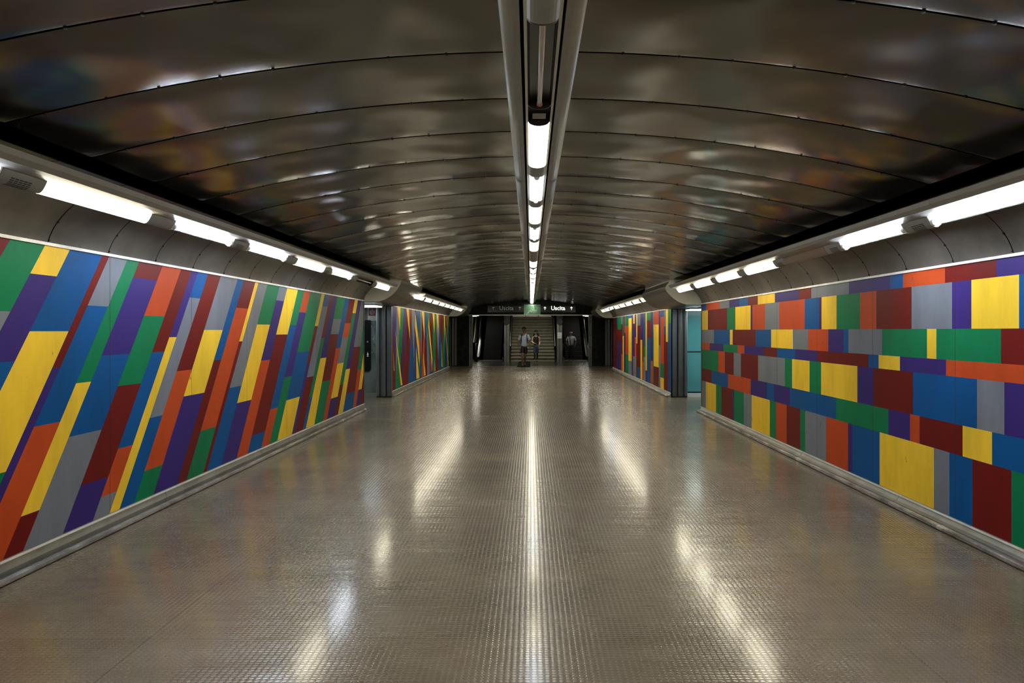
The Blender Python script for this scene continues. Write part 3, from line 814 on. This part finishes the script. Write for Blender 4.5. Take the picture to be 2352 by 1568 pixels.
def graffiti():
    r = random.Random(4); bm = bmesh.new()
    def stroke(z0, z1, n_, th):
        for _ in range(n_):
            x = -3.935+r.uniform(-.05, .05); z = r.uniform(z0, z1); pts = []
            for i in range(7):
                pts.append((max(-3.995, min(-3.89, x)), S2+.157, z)); x += r.uniform(-.03, .035); z -= r.uniform(-.012, .035)
            tubepath(bm, pts, th, 5)
    stroke(1.0, 1.82, 22, .0055)
    for i, (z, dx) in enumerate(((1.76, -.02), (1.70, .02), (1.44, .02))):
        tubepath(bm, [(-3.95+dx+.012*math.cos(a), S2+.157, z+.022*math.sin(a)) for a in [j*.9 for j in range(7)]], .006, 5, mi=1)
    o = tag(link('graffiti', bm, [M['ink'], M['white']]), 'dark scrawled and small white graffiti on the grey passage wall under the hose sign', 'graffiti')
    o['kind'] = 'stuff'
graffiti()

# ================================================================ END ZONE
def px2x(px): return (px-1219)*(END-.12)/1800
# lintel of marble with steel bottom rail; side piers
def lintel():
    bm = bmesh.new()
    nb_ = 24
    tp = [(-2.7+(5.55)*i/nb_) for i in range(nb_+1)]
    pr = [(x, vz(x)+.02) for x in tp]+[(3.44, 2.62), (3.44, 2.385), (-3.44, 2.385), (-3.44, 2.62)]
    extr(bm, pr[::-1], END, END+.35)
    return struct('wall_end', bm, M['marble2'])
lintel()
tag(link('lit_marble_patch', boxes((px2x(1203.5), px2x(1241.5), END-.06, END-.002, 2.40, 2.86)), M['marble']), 'green veined lintel marble painted paler as lamp-lit patch between the two exit signs', 'panel')  # lintel marble painted paler where the nearest trough lamp lights it
trim(boxes((-2.95, 2.95, END-.03, END, 2.355, 2.39)), M['alu'])
# marble piers
def pier(x0, x1, label):
    t = thing('marble_pier', label, 'pillar', ((x0+x1)/2, END+.1, 0))
    link('slab', boxes((-(x1-x0)/2, (x1-x0)/2, -.03, .25, 0, 2.38)), M['marble2'], t); return t
pier(-3.42, -2.90, 'black marble pier left of the left escalator'); pier(2.86, 3.42, 'black marble pier right of the right escalator')
def dotted_post(x, label):
    t = thing('door_jamb', label, 'post', (x, END+.08, 0))
    link('post', boxes((-.075, .075, -.08, .2, 0, 2.36)), M['pillar'], t)
    for z in (.35, .9, 1.45, 2.05):
        bm = cyl(bmesh.new(), (0, -.081, z), (0, -.095, z), .028, 10); link('bolt', bm, M['dark'], t)
dotted_post(-2.80, 'dim grey bolted jamb left of the left escalator'); dotted_post(2.78, 'dim grey bolted jamb right of the right escalator')
# signs
def exit_sign(x0, x1, lit, label):
    xc = (x0+x1)/2; w2 = (x1-x0)/2; z0, z1 = 2.50, 2.80
    t = thing('exit_sign', label, 'sign', (xc, END-.02, z0))
    link('housing', boxes((-w2, w2, -.10, .0, 0, z1-z0)), M['black_gloss'], t)
    mt = M['glyph_lit'] if lit else M['glyph_dim']
    K = .01018*END*.05509/.02028*.0+1
    return t, w2, mt
def arrow(t, x, zc_, h, th, mt):
    bm = bmesh.new()
    box(bm, -th/2, th/2, -.104, -.100, -h/2, h/2-.02)
    for s in (-1, 1):
        v = [(0, h/2), (0, h/2-th*1.45), (s*h*.36, h/2-h*.36-th*.9), (s*h*.36+s*0, h/2-h*.36+th*.3)]
        a = [bm.verts.new((p, -.105, q)) for p, q in v]; b = [bm.verts.new((p, -.100, q)) for p, q in v]
        for i in range(4): bm.faces.new((a[i], a[(i+1) % 4], b[(i+1) % 4], b[i]))
        bm.faces.new(a); bm.faces.new(b)
    o = link('arrow', bm, mt, t); o.location = (x, 0, zc_); return o
for (a, b, lit, lab, ar, tx, th) in ((1120, 1203, False, 'black exit sign with dim grey lettering left of the green marble', (1133, 1193.8), 1163.3, .022),
                                    (1242, 1322, True, 'black exit sign with bright white lettering right of the green marble', (1251.6, 1312.5), 1281.8, .030)):
    xa, xb = px2x(a), px2x(b); t, w2, mt = exit_sign(xa, xb, lit, lab); xc = (xa+xb)/2
    for q in ar: arrow(t, px2x(q)-xc, .188, .155, th, mt)
    add_text('Uscita', .265, (px2x(tx)-xc, -.102, .186), mt, t, 'lettering', .006 if lit else .0)
# hanging rail under lintel with brackets
def hung_rail():
    t = thing('hanging_rail', 'thin pale horizontal rail with dark brackets hung under the lintel over the stairs', 'rail', (.06, END+.30, 2.30))
    link('bar', boxes((-.92, .92, -.02, .02, 0, .045)), M['alu'], t)
    for x in (-.92, -.30, .31, .92):
        bm = bmesh.new(); cyl(bm, (x, 0, .085), (x, 0, -.02), .05, 6, r2=.012); link('bracket', bm, M['dark'], t)
hung_rail()

# shaft walls and soffits beyond the lintel
struct('wall_left.006', boxes((-3.6, -3.35, END+.35, 62, 0, 9)), M['marble2'])
struct('wall_right.006', boxes((3.35, 3.6, END+.35, 62, 0, 9)), M['marble2'])
struct('wall_back.001', boxes((-3.6, 3.6, 62, 62.2, 0, 10)), M['black'])
bm = bmesh.new()
# soffit: flat then sloping up at 30 degrees
extr_pts = [(END+.3, 3.1), (42.0, 3.1), (61, 3.1+19*.55), (61, 3.3+19*.55), (42, 3.4), (END+.3, 3.4)]
a = [bm.verts.new((-3.6, y, z)) for y, z in extr_pts]; b = [bm.verts.new((3.6, y, z)) for y, z in extr_pts]
for i in range(6): bm.faces.new((a[i], a[(i+1) % 6], b[(i+1) % 6], b[i]))
bm.faces.new(a); bm.faces.new(b)
struct('ceiling.001', bm, M['black'])

# staircase -----------------------------------------------------------
def stairs():
    t = thing('staircase', 'wide stone staircase between the two escalators', 'stairs', (.105, 42.0, 0))
    w2 = 1.17; rs, td = .165, .30
    for i in range(24):
        bm = bmesh.new()
        box(bm, -w2, w2, i*td+.02, (i+1)*td+.03, max(0, (i-1)*rs), (i+1)*rs-.03, 0)
        box(bm, -w2, w2, i*td-.012, (i+1)*td+.0, (i+1)*rs-.03, (i+1)*rs, 1)
        link('step', bm, [M['step'], M['stepnose']], t)
    for s in (-1, 1):
        x = s*(w2+.02)
        bm = bmesh.new()
        tubepath(bm, [(x, -.15, .82), (x, .0, .92)]+[(x, y, .92+y*.55) for y in (2, 4, 7.2)], .026, 8)
        link('handrail', bm, M['alu'], t)
        pr = [(0, 0), (0, .30), (7.3, .30+7.3*.55), (7.3, 0)]
        bm = bmesh.new(); x0, x1 = sorted((s*(w2+.005), s*(w2+.06)))
        a = [bm.verts.new((x0, y, z)) for y, z in pr]; b = [bm.verts.new((x1, y, z)) for y, z in pr]
        for i in range(4): bm.faces.new((a[i], a[(i+1) % 4], b[(i+1) % 4], b[i]))
        bm.faces.new(a); bm.faces.new(b); link('stringer', bm, M['dark'], t)
    return t
M['stepnose'] = worn('step_edge', (.06, .055, .04), .6, 0, .2, 4)
stairs()

# posts with round black discs
def gate_post(x, label, paper):
    t = thing('gate_post', label, 'post', (x, 41.15, 0))
    for s in (-1, 1):
        x0, x1 = sorted((s*.012, s*.135))
        bm = bmesh.new(); zt_in, zt_out = 1.93, 2.05
        pts = [(s*.012, zt_in), (s*.135, zt_out)]
        v = [bm.verts.new(p) for p in ((s*.012, -.08, 0), (s*.135, -.08, 0), (s*.135, -.08, zt_out), (s*.012, -.08, zt_in),
                                       (s*.012, .08, 0), (s*.135, .08, 0), (s*.135, .08, zt_out), (s*.012, .08, zt_in))]
        for q in ((0, 1, 2, 3), (4, 5, 6, 7), (0, 1, 5, 4), (1, 2, 6, 5), (2, 3, 7, 6), (3, 0, 4, 7)): bm.faces.new([v[i] for i in q])
        link('slab', bm, M['conc'], t)
    link('core', boxes((-.012, .012, -.06, .06, 0, 1.93), (-.15, .17, .09, .25, 0, 3.05)), M['dark'], t)
    bm = cyl(bmesh.new(), (0, -.10, 2.10), (0, -.06, 2.10), .155, 24); link('disc', bm, M['black_gloss'], t)
    return t
gate_post(-1.26, 'grey stone post with a round black disc left of the stairs', False)
gate_post(1.515, 'grey stone post with a round black disc right of the stairs', True)
def notice():
    t = thing('paper_notice', 'white paper notice taped to the grey post right of the stairs', 'notice', (1.515, 41.068, 1.24))
    link('sheet', boxes((-.115, .115, -.004, .001, 0, .31)), M['paper'], t)
    bm = bmesh.new()
    for i in range(9): box(bm, -.085, .085-.03*(i % 3), -.0055, -.004, .26-i*.026, .268-i*.026)
    link('print', bm, M['ink2'], t)
M['ink2'] = mat('pale_ink', (.45, .47, .52), .7)
notice()

# dark strip on the floor
tag(link('floor_strip', boxes((-.62, -.02, 35.3, 41.9, .0, .008)), M['rubber']), 'dark strip on the floor leading to the stairs', 'mat')
# threshold strips across floor end
trim(boxes((-3.4, 3.4, 35.25, 35.42, 0, .006), (-3.4, 3.4, 36.5, 36.62, 0, .006)), M['seam'])
M['landing'] = worn('landing_stone', (.035, .033, .028), .22, 0, .4, 1.2)
trim(boxes((-3.35, 3.35, 36.62, 42.4, .0, .004)), M['landing'])

# escalators ------------------------------------------------------------
def escalator(xc, w2, outer, label):
    t = thing('escalator', label, 'escalator', (xc, 42.55, 0))
    sl = .577; y_s = 1.1
    link('comb_plate', boxes((-w2+.22, w2-.22, -.2, y_s, 0, .012)), M['pillar'], t)
    for i in range(20):
        y0 = y_s+i*.40; z1 = .012+.0 if i == 0 else (i-.0)*.23*1.0
        bm = bmesh.new(); z0 = max(0, z1-.23)
        box(bm, -.5*1, .5*1, y0, y0+.42, z0, z1+.012)
        for k in range(12):
            x = -.46+k*.0836
            box(bm, x-.006, x+.006, y0-.004, y0, z0, z1+.012)
        link('step', bm, M['escstep'], t)
    for s in (-1, 1):
        # skirt + balustrade panel
        x0, x1 = sorted((s*(w2-.26), s*(w2-.06)))
        def prism(pr, xa, xb, name, m):
            bm = bmesh.new()
            a = [bm.verts.new((xa, y, z)) for y, z in pr]; b = [bm.verts.new((xb, y, z)) for y, z in pr]
            for i in range(len(pr)): bm.faces.new((a[i], a[(i+1) % len(pr)], b[(i+1) % len(pr)], b[i]))
            bm.faces.new(a); bm.faces.new(b); return link(name, bm, m, t)
        prism([(-.5, 0), (-.5, .22), (y_s, .25), (9, .25+(9-y_s)*sl), (9, 0)], x0, x1, 'skirt', M['black_gloss'])
        xm = s*(w2-.16)
        arc = [(-.55+.38*-math.sin(math.radians(a_)), .60+.34*math.cos(math.radians(a_))) for a_ in range(0, 181, 20)]
        arc = [( -.45-.36*math.sin(math.radians(a_)), .60+.34*math.cos(math.radians(a_))) for a_ in range(0, 181, 18)]
        top = [(y_s, .94), (9, .94+(9-y_s)*sl)]
        prism([(-.45, .22), (9, .22+(9-y_s)*sl-.0), (9, .90+(9-y_s)*sl), (y_s, .90), (-.45, .90)]+arc[1:-1], xm-.012, xm+.012, 'balustrade', M['balu'])
        bm = bmesh.new()
        pts = [(xm, y, z) for y, z in [(9, .94+(9-y_s)*sl), (4, .94+(4-y_s)*sl), (y_s+.1, .95), (.3, .94)]+arc+[(.2, .26)]]
        tubepath(bm, pts, .036, 8); link('handrail', bm, M['dark'], t)
        # bright steel deck strip
        bm = bmesh.new()
        tubepath(bm, [(s*(w2-.10), -.2, .245), (s*(w2-.10), y_s, .27), (s*(w2-.10), 9, .27+(9-y_s)*sl)], .020, 6); link('deck_strip', bm, M['alu'], t)
        bm = bmesh.new()
        tubepath(bm, [(xm+s*0, -.80, .62), (xm, -.70, .40), (xm, -.5, .27)], .020, 6)
        link('newel_strip', bm, M['alu'], t)
        # inclined steel strip along balustrade top
        bm = bmesh.new()
        tubepath(bm, [(xm-s*.03, y_s, .88), (xm-s*.03, 9, .88+(9-y_s)*sl)], .014, 6); link('top_strip', bm, M['alu'], t)
    return t
M['escstep'] = mat('escalator_step', (.012, .012, .012), .5, .5)
M['balu'] = mat('dark_balustrade', (.010, .010, .010), .2)
escalator(-2.18, .92, -1, 'dark left escalator going up beyond the lintel')
escalator(2.44, .88, 1, 'dark right escalator going up beyond the lintel with a man at its foot')
# cream wall panels beside the escalators
for s, X in ((-1, -3.34), (1, 3.34)):
    bm = bmesh.new(); x0, x1 = sorted((X, X-s*.03)); y0 = 43.0
    pr = [(45.7, .95), (48.7, .95), (51.8, 3.0), (48.5, 3.0)]
    a = [bm.verts.new((x0, y, z)) for y, z in pr]; b = [bm.verts.new((x1, y, z)) for y, z in pr]
    for i in range(4): bm.faces.new((a[i], a[(i+1) % 4], b[(i+1) % 4], b[i]))
    bm.faces.new(a); bm.faces.new(b)
    tag(link('wall_panel', bm, M['cream']), 'cream wall panel rising beside the %s escalator' % ('left' if s < 0 else 'right'), 'panel')
# shaft lamps: rows of three seen over each escalator, plus an unseen one added to light the stairs
M['lampS'] = mat('shaft_lamp', (.9, .9, .9), .4, emit=(1, .97, .85), es=11)
for s, nm in ((-1, 'left'), (1, 'right')):
    for i in range(3):
        boxlamp(s*3.02, 42.0+i*1.7, 2.47+.07*i, .16, 1.1, M['lampS'], 'small white lamp over the %s escalator, %s of three' % (nm, ['nearest', 'middle', 'farthest'][i]))
M['lampT'] = mat('added_stair_lamp', (.9, .9, .9), .4, emit=(1, .95, .78), es=30)
boxlamp(.1, 40.2, 3.09, 1.6, .2, M['lampT'], 'unseen lamp added above the landing to light the stairs, hidden by the lintel')

# ================================================================ PEOPLE
def skin(name, V, Ed, root, m, parent=None, sub=2):
    names = list(V); me = bpy.data.meshes.new(name)
    me.from_pydata([V[k][0] for k in names], [(names.index(a), names.index(b)) for a, b in Ed], [])
    o = bpy.data.objects.new(name, me); C.objects.link(o)
    sk = o.modifiers.new('skin', 'SKIN'); sk.branch_smoothing = .6
    d = me.skin_vertices[0].data
    for i, k in enumerate(names):
        r = V[k][1]; d[i].radius = r if isinstance(r, tuple) else (r, r)
        d[i].use_root = (k == root)
    ss = o.modifiers.new('sub', 'SUBSURF'); ss.levels = sub; ss.render_levels = sub
    bpy.context.view_layer.update()
    ev = bpy.data.meshes.new_from_object(o.evaluated_get(bpy.context.evaluated_depsgraph_get()))
    bpy.data.objects.remove(o)
    ev.name = name; ev.materials.clear(); ev.materials.append(m)
    for p in ev.polygons: p.use_smooth = True
    q = bpy.data.objects.new(name, ev); C.objects.link(q)
    if parent: q.parent = parent
    return q
def chain(*n): return list(zip(n, n[1:]))
def ell(name, c, r, m, parent, seg=14, cut=None):
    bm = bmesh.new(); bmesh.ops.create_uvsphere(bm, u_segments=seg, v_segments=10, radius=1)
    for v in bm.verts:
        v.co = Vector((c[0]+v.co.x*r[0], c[1]+v.co.y*r[1], c[2]+v.co.z*r[2]))
    if cut: cut(bm)
    return link(name, bm, m, parent, smooth=True)
def hand(V, Ed, w, e, side, sc, tag_, fist=.5):
    """five curled fingers growing from wrist point w, direction away from elbow e"""
    w, e = Vector(w), Vector(e); d = (w-e).normalized()
    inward = Vector((-side, -.35, 0)); inward = (inward-d*inward.dot(d)).normalized(); acr = d.cross(inward).normalized()
    pm = w+d*.055*sc
    V[tag_+'palm'] = (tuple(pm), (.034*sc, .016*sc)); Ed.append((tag_+'wrist', tag_+'palm'))
    for i, (off, ln) in enumerate(((-.030, .062), (-.010, .074), (.010, .070), (.029, .055))):
        b = pm+d*.035*sc+acr*off*sc; m1 = b+d*ln*.55*sc+inward*.012*sc; m2 = m1+(d*(1-fist)+inward*fist).normalized()*ln*.5*sc
        for nm, p, r in (('a', b, .0095), ('b', m1, .0085), ('c', m2, .007)): V['%sf%d%s' % (tag_, i, nm)] = (tuple(p), r*sc)
        Ed += [(tag_+'palm', '%sf%da' % (tag_, i)), ('%sf%da' % (tag_, i), '%sf%db' % (tag_, i)), ('%sf%db' % (tag_, i), '%sf%dc' % (tag_, i))]
    b = w+d*.03*sc-acr*.032*sc; c2 = b+(d*.7-acr*.4+inward*.5).normalized()*.04*sc; c3 = c2+(d*.9+inward*.5).normalized()*.028*sc
    for nm, p, r in (('a', b, .011), ('b', c2, .010), ('c', c3, .008)): V['%st%s' % (tag_, nm)] = (tuple(p), r*sc)
    Ed += [(tag_+'palm', tag_+'ta'), (tag_+'ta', tag_+'tb'), (tag_+'tb', tag_+'tc')]
SKIN_ = worn('skin', (.20, .11, .075), .5, 0, .08, 12)
SKIN2 = worn('pale_skin', (.62, .42, .33), .5, 0, .06, 12)
HAIR = worn('dark_hair', (.010, .008, .007), .85, 0, .4, 30, .004, 60, spec=.15)
GREYHAIR = mat('grey_hair', (.35, .34, .33), .7)
def body(label, loc, h, rz, skinm, J, build=1.0, headtilt=0.0):
    """J: dict of arm/leg joints in metres for a 1.8 m figure"""
    s = h/1.8
    V = {}; Ed = []
    def P(k, p, r): V[k] = (tuple(c*s for c in p), tuple(c*s for c in r) if isinstance(r, tuple) else r*s)
    b = build
    P('pelvis', (0, 0, .95), (.135*b, .095*b)); P('waist', (0, 0, 1.10), (.118*b, .085*b)); P('chest', (0, .0, 1.30), (.145*b, .10*b)); P('neckb', (0, .01, 1.46), (.07, .06))
    P('neck', (0, .008, 1.53), (.048, .050)); P('jaw', (0, -.010, 1.600), (.068, .078)); P('head', (0, -.002, 1.685), (.086, .098)); P('top', (0, .008, 1.765), (.080, .088))
    P('nose0', (0, -.080, 1.660), (.018, .016)); P('nose', (0, -.114, 1.648), (.011, .010))
    Ed += chain('pelvis', 'waist', 'chest', 'neckb', 'neck', 'jaw', 'head', 'top')+[('head', 'nose0'), ('nose0', 'nose')]
    for sd, c in ((-1, 'l'), (1, 'r')):
        P(c+'ear', (sd*.080, .005, 1.66), (.014, .012)); Ed.append(('head', c+'ear'))
        A = J[c]
        P(c+'hip', (sd*.085, 0, .90), .085*b); P(c+'knee', A['knee'], .056); P(c+'calf', A['calf'], .052); P(c+'ankle', A['ankle'], .034)
        P(c+'heel', A['heel'], .032); P(c+'toe', A['toe'], (.034, .020))
        Ed += chain('pelvis', c+'hip', c+'knee', c+'calf', c+'ankle', c+'heel')+[(c+'ankle', c+'toe')]
        P(c+'sh', (sd*.175*(.5+.5*b), .005, 1.425), .054); P(c+'elb', A['elb'], .040); P(c+'fore', A['fore'], .036); P(c+'wrist', A['wr'], (.026, .020))
        Ed += [('neckb', c+'sh')]+chain(c+'sh', c+'elb', c+'fore', c+'wrist')
        hand(V, Ed, V[c+'wrist'][0], V[c+'elb'][0], sd, s, c)
    o = skin('person', V, Ed, 'pelvis', skinm)
    o.location = loc; o.rotation_euler = (0, 0, rz)
    tag(o, label, 'person')
    return o, s
def mouth_eyes(o, s, glasses=True):
    bm = bmesh.new(); box(bm, -.020*s, .020*s, -.098*s, -.075*s, 1.612*s, 1.618*s)
    link('mouth', bm, mat('lips', (.25, .07, .06), .5), o)
    if glasses:
        bm = bmesh.new()
        for sd in (-1, 1): cyl(bm, (sd*.032*s, -.110*s, 1.690*s), (sd*.032*s, -.094*s, 1.690*s), .025*s, 12)
        box(bm, -.015*s, .015*s, -.109*s, -.100*s, 1.692*s, 1.699*s)
        for sd in (-1, 1): cyl(bm, (sd*.056*s, -.098*s, 1.694*s), (sd*.083*s, .0, 1.690*s), .003*s, 5)
        link('sunglasses', bm, M['black_gloss'], o)
    else:
        for sd in (-1, 1): ell('eye', (sd*.030*s, -.082*s, 1.685*s), (.012*s, .008*s, .007*s), M['dark'], o, 8)
def garment(name, o, s, V, Ed, root, m):
    W = {k: (tuple(c*s for c in p), tuple(c*s for c in r) if isinstance(r, tuple) else r*s) for k, (p, r) in V.items()}
    return skin(name, W, Ed, root, m, o)
def shoes(o, s, J, m):
    for c in 'lr':
        A = J[c]; h, t_ = A['heel'], A['toe']
        garment('shoe', o, s, {'a': ((h[0], h[1]+.01, h[2]+.02), (.045, .045)), 'b': (((h[0]+t_[0])/2, (h[1]+t_[1])/2, (h[2]+t_[2])/2+.012), (.046, .038)), 'c': ((t_[0], t_[1]-.02, t_[2]+.004), (.042, .026))},
                chain('a', 'b', 'c'), 'a', m)

# --- man in light blue T-shirt, mid-stride
J = {'l': dict(knee=(-.085, -.16, .52), calf=(-.08, -.13, .36), ankle=(-.075, -.10, .10), heel=(-.075, -.06, .05), toe=(-.085, -.26, .035), elb=(-.245, .05, 1.13), fore=(-.255, .00, 1.02), wr=(-.262, -.06, .90)),
     'r': dict(knee=(.05, .03, .49), calf=(.045, .12, .36), ankle=(.04, .24, .14), heel=(.04, .29, .10), toe=(.035, .12, .035), elb=(.245, -.0, 1.13), fore=(.255, -.07, 1.03), wr=(.255, -.13, .92))}
o, s = body('man walking in a light blue T-shirt, dark shorts, sunglasses and backpack straps', (-.30, 35.75, .004), 1.80, .04, SKIN_, J)
mouth_eyes(o, s)
tee = worn('light_blue_cotton', (.40, .50, .68), .85, 0, .1, 9)
tee_o = garment('t_shirt', o, s, {'a': ((0, 0, .83), (.19, .140)), 'b': ((0, 0, 1.06), (.170, .130)), 'c': ((0, 0, 1.33), (.190, .135)), 'd': ((0, .005, 1.53), (.115, .090)),
        'ls': ((-.175, .005, 1.425), .092), 'le': ((-.245, .03, 1.17), .080), 'rs': ((.175, .005, 1.425), .092), 're': ((.245, .0, 1.17), .080)},
        chain('a', 'b', 'c', 'd')+[('c', 'ls'), ('ls', 'le'), ('c', 'rs'), ('rs', 're')], 'c', tee)
garment('shorts', o, s, {'q': ((0, 0, 1.04), (.10, .08)), 'p': ((0, 0, .90), (.150, .115)), 'lh': ((-.09, -.01, .86), .108), 'lk': ((-.092, -.13, .58), .088), 'rh': ((.09, 0, .86), .108), 'rk': ((.065, .02, .57), .088)},
        [('q', 'p'), ('p', 'lh'), ('lh', 'lk'), ('p', 'rh'), ('rh', 'rk')], 'p', mat('dark_shorts', (.012, .012, .016), .8))
shoes(o, s, J, M['dark'])
def capcut(bm):
    for v in bm.verts:
        if v.co.y < -.02 and v.co.z < 1.755: v.co.z = max(v.co.z, 1.738); v.co.y = max(v.co.y, -.092)
ell('hair', (0, .014, 1.745), (.094, .108, .088), HAIR, o, 16, capcut)
bp = link('backpack', boxes((-.15, .15, .15, .28, 1.02, 1.46)), M['dark'], o)
for sd in (-1, 1):
    bm = bmesh.new()
    tubepath(bm, [(sd*.10, .16, 1.44), (sd*.105, .05, 1.505), (sd*.115, -.06, 1.475), (sd*.125, -.125, 1.40), (sd*.13, -.155, 1.28), (sd*.14, -.12, 1.14), (sd*.15, .10, 1.08)], .020, 6)
    link('strap', bm, M['dark'], bp)

# --- woman in dark top and blue jeans
J = {'l': dict(knee=(-.075, -.10, .51), calf=(-.072, -.08, .36), ankle=(-.07, -.04, .10), heel=(-.07, .0, .05), toe=(-.075, -.19, .03), elb=(-.225, .03, 1.14), fore=(-.14, -.13, 1.09), wr=(-.03, -.20, 1.05)),
     'r': dict(knee=(.07, .01, .49), calf=(.068, .06, .36), ankle=(.062, .14, .12), heel=(.06, .18, .08), toe=(.055, .0, .03), elb=(.215, .06, 1.15), fore=(.215, .0, 1.03), wr=(.18, -.10, .96))}
o, s = body('woman with long curly dark hair in a black sleeveless top and blue jeans', (.275, 41.0, .004), 1.66, -.05, SKIN2, J, build=.88)
mouth_eyes(o, s)
garment('top', o, s, {'a': ((0, 0, .90), (.150, .112)), 'b': ((0, 0, 1.12), (.124, .098)), 'c': ((0, -.012, 1.33), (.160, .122)), 'd': ((0, .0, 1.53), (.125, .078))},
        chain('a', 'b', 'c', 'd'), 'c', mat('black_top', (.015, .008, .010), .8))
jeans = worn('blue_denim', (.035, .065, .11), .8, 0, .25, 14)
garment('jeans', o, s, {'q': ((0, 0, 1.07), (.118, .092)), 'p': ((0, 0, .94), (.148, .112)), 'lh': ((-.082, 0, .87), .098), 'lk': ((-.076, -.10, .51), .066), 'la': ((-.07, -.045, .13), .048), 'rh': ((.082, 0, .87), .098), 'rk': ((.07, .01, .49), .066), 'ra': ((.062, .13, .15), .048)},
        [('q', 'p'), ('p', 'lh'), ('lh', 'lk'), ('lk', 'la'), ('p', 'rh'), ('rh', 'rk'), ('rk', 'ra')], 'p', jeans)
shoes(o, s, J, M['dark'])
def capw(bm):
    for v in bm.verts:
        if v.co.y < -.03 and v.co.z < 1.75*s: v.co.z = max(v.co.z, 1.738*s); v.co.y = max(v.co.y, -.090*s)
ell('hair', (0, .016*s, 1.745*s), (.102*s, .112*s, .090*s), HAIR, o, 16, capw)
# collar
for sd in (-1, 1):
    bm = bmesh.new(); tubepath(bm, [(sd*.052*s, -.02, 1.515*s), (sd*.05*s, -.085*s, 1.475*s), (sd*.022*s, -.118*s, 1.43*s)], [.010, .020, .012], 6)
    link('collar', bm, M['white'], o)
bm = bmesh.new(); r_ = random.Random(2)
hv = {'t': ((0, .02, 1.735), (.098, .100)), 'm': ((0, .07, 1.62), (.125, .075)), 'b': ((0, .085, 1.46), (.135, .06)), 'e': ((0, .09, 1.36), (.10, .04)),
      'l1': ((-.095, .02, 1.62), .050), 'l2': ((-.125, .01, 1.50), .055), 'l3': ((-.12, .0, 1.38), .038), 'r1': ((.095, .02, 1.62), .050), 'r2': ((.130, .01, 1.50), .058), 'r3': ((.13, .0, 1.36), .042)}
garment('hair', o, s, hv, chain('t', 'm', 'b', 'e')+[('m', 'l1'), ('l1', 'l2'), ('l2', 'l3'), ('m', 'r1'), ('r1', 'r2'), ('r2', 'r3')], 'm', HAIR)

# --- older man in grey shirt at the right escalator
J = {'l': dict(knee=(-.095, -.03, .50), calf=(-.095, -.0, .36), ankle=(-.095, .02, .09), heel=(-.095, .05, .045), toe=(-.115, -.14, .03), elb=(-.265, .06, 1.15), fore=(-.26, .0, 1.05), wr=(-.22, -.10, .98)),
     'r': dict(knee=(.095, -.03, .50), calf=(.095, .0, .36), ankle=(.095, .02, .09), heel=(.095, .05, .045), toe=(.115, -.14, .03), elb=(.285, .05, 1.15), fore=(.275, .01, 1.04), wr=(.235, -.04, .93))}
o, s = body('bald grey-haired man in a grey short-sleeved shirt with a shoulder strap', (2.18, 42.35, .014), 1.62, -.1, SKIN_, J, build=1.12)
mouth_eyes(o, s, False)
gs = worn('grey_shirt_cotton', (.30, .31, .32), .85, 0, .15, 9)
garment('shirt', o, s, {'a': ((0, -.015, .86), (.19, .160)), 'b': ((0, -.03, 1.08), (.192, .172)), 'c': ((0, -.005, 1.33), (.200, .145)), 'd': ((0, .005, 1.53), (.12, .092)),
        'ls': ((-.19, .005, 1.425), .094), 'le': ((-.26, .04, 1.17), .080), 'rs': ((.19, .005, 1.425), .094), 're': ((.275, .03, 1.17), .080)},
        chain('a', 'b', 'c', 'd')+[('c', 'ls'), ('ls', 'le'), ('c', 'rs'), ('rs', 're')], 'c', gs)
garment('trousers', o, s, {'q': ((0, 0, 1.07), (.15, .125)), 'p': ((0, 0, .93), (.17, .135)), 'lh': ((-.095, 0, .86), .110), 'lk': ((-.095, -.03, .50), .082), 'la': ((-.095, .015, .10), .062), 'rh': ((.095, 0, .86), .110), 'rk': ((.095, -.03, .50), .082), 'ra': ((.095, .015, .10), .062)},
        [('q', 'p'), ('p', 'lh'), ('lh', 'lk'), ('lk', 'la'), ('p', 'rh'), ('rh', 'rk'), ('rk', 'ra')], 'p', mat('black_trousers', (.008, .008, .009), .8))
shoes(o, s, J, M['dark'])
for sd in (-1, 1): ell('hair', (sd*.074*s, .03*s, 1.69*s), (.016*s, .055*s, .040*s), GREYHAIR, o, 10)
bm = bmesh.new(); tubepath(bm, [(-.10*s, .14*s, 1.40*s), (-.085*s, .0, 1.525*s), (-.075*s, -.13*s, 1.40*s), (-.060*s, -.185*s, 1.20*s), (-.03*s, -.205*s, 1.02*s), (.0, -.19*s, .92*s)], .016, 6)
link('strap', bm, M['dark'], o)
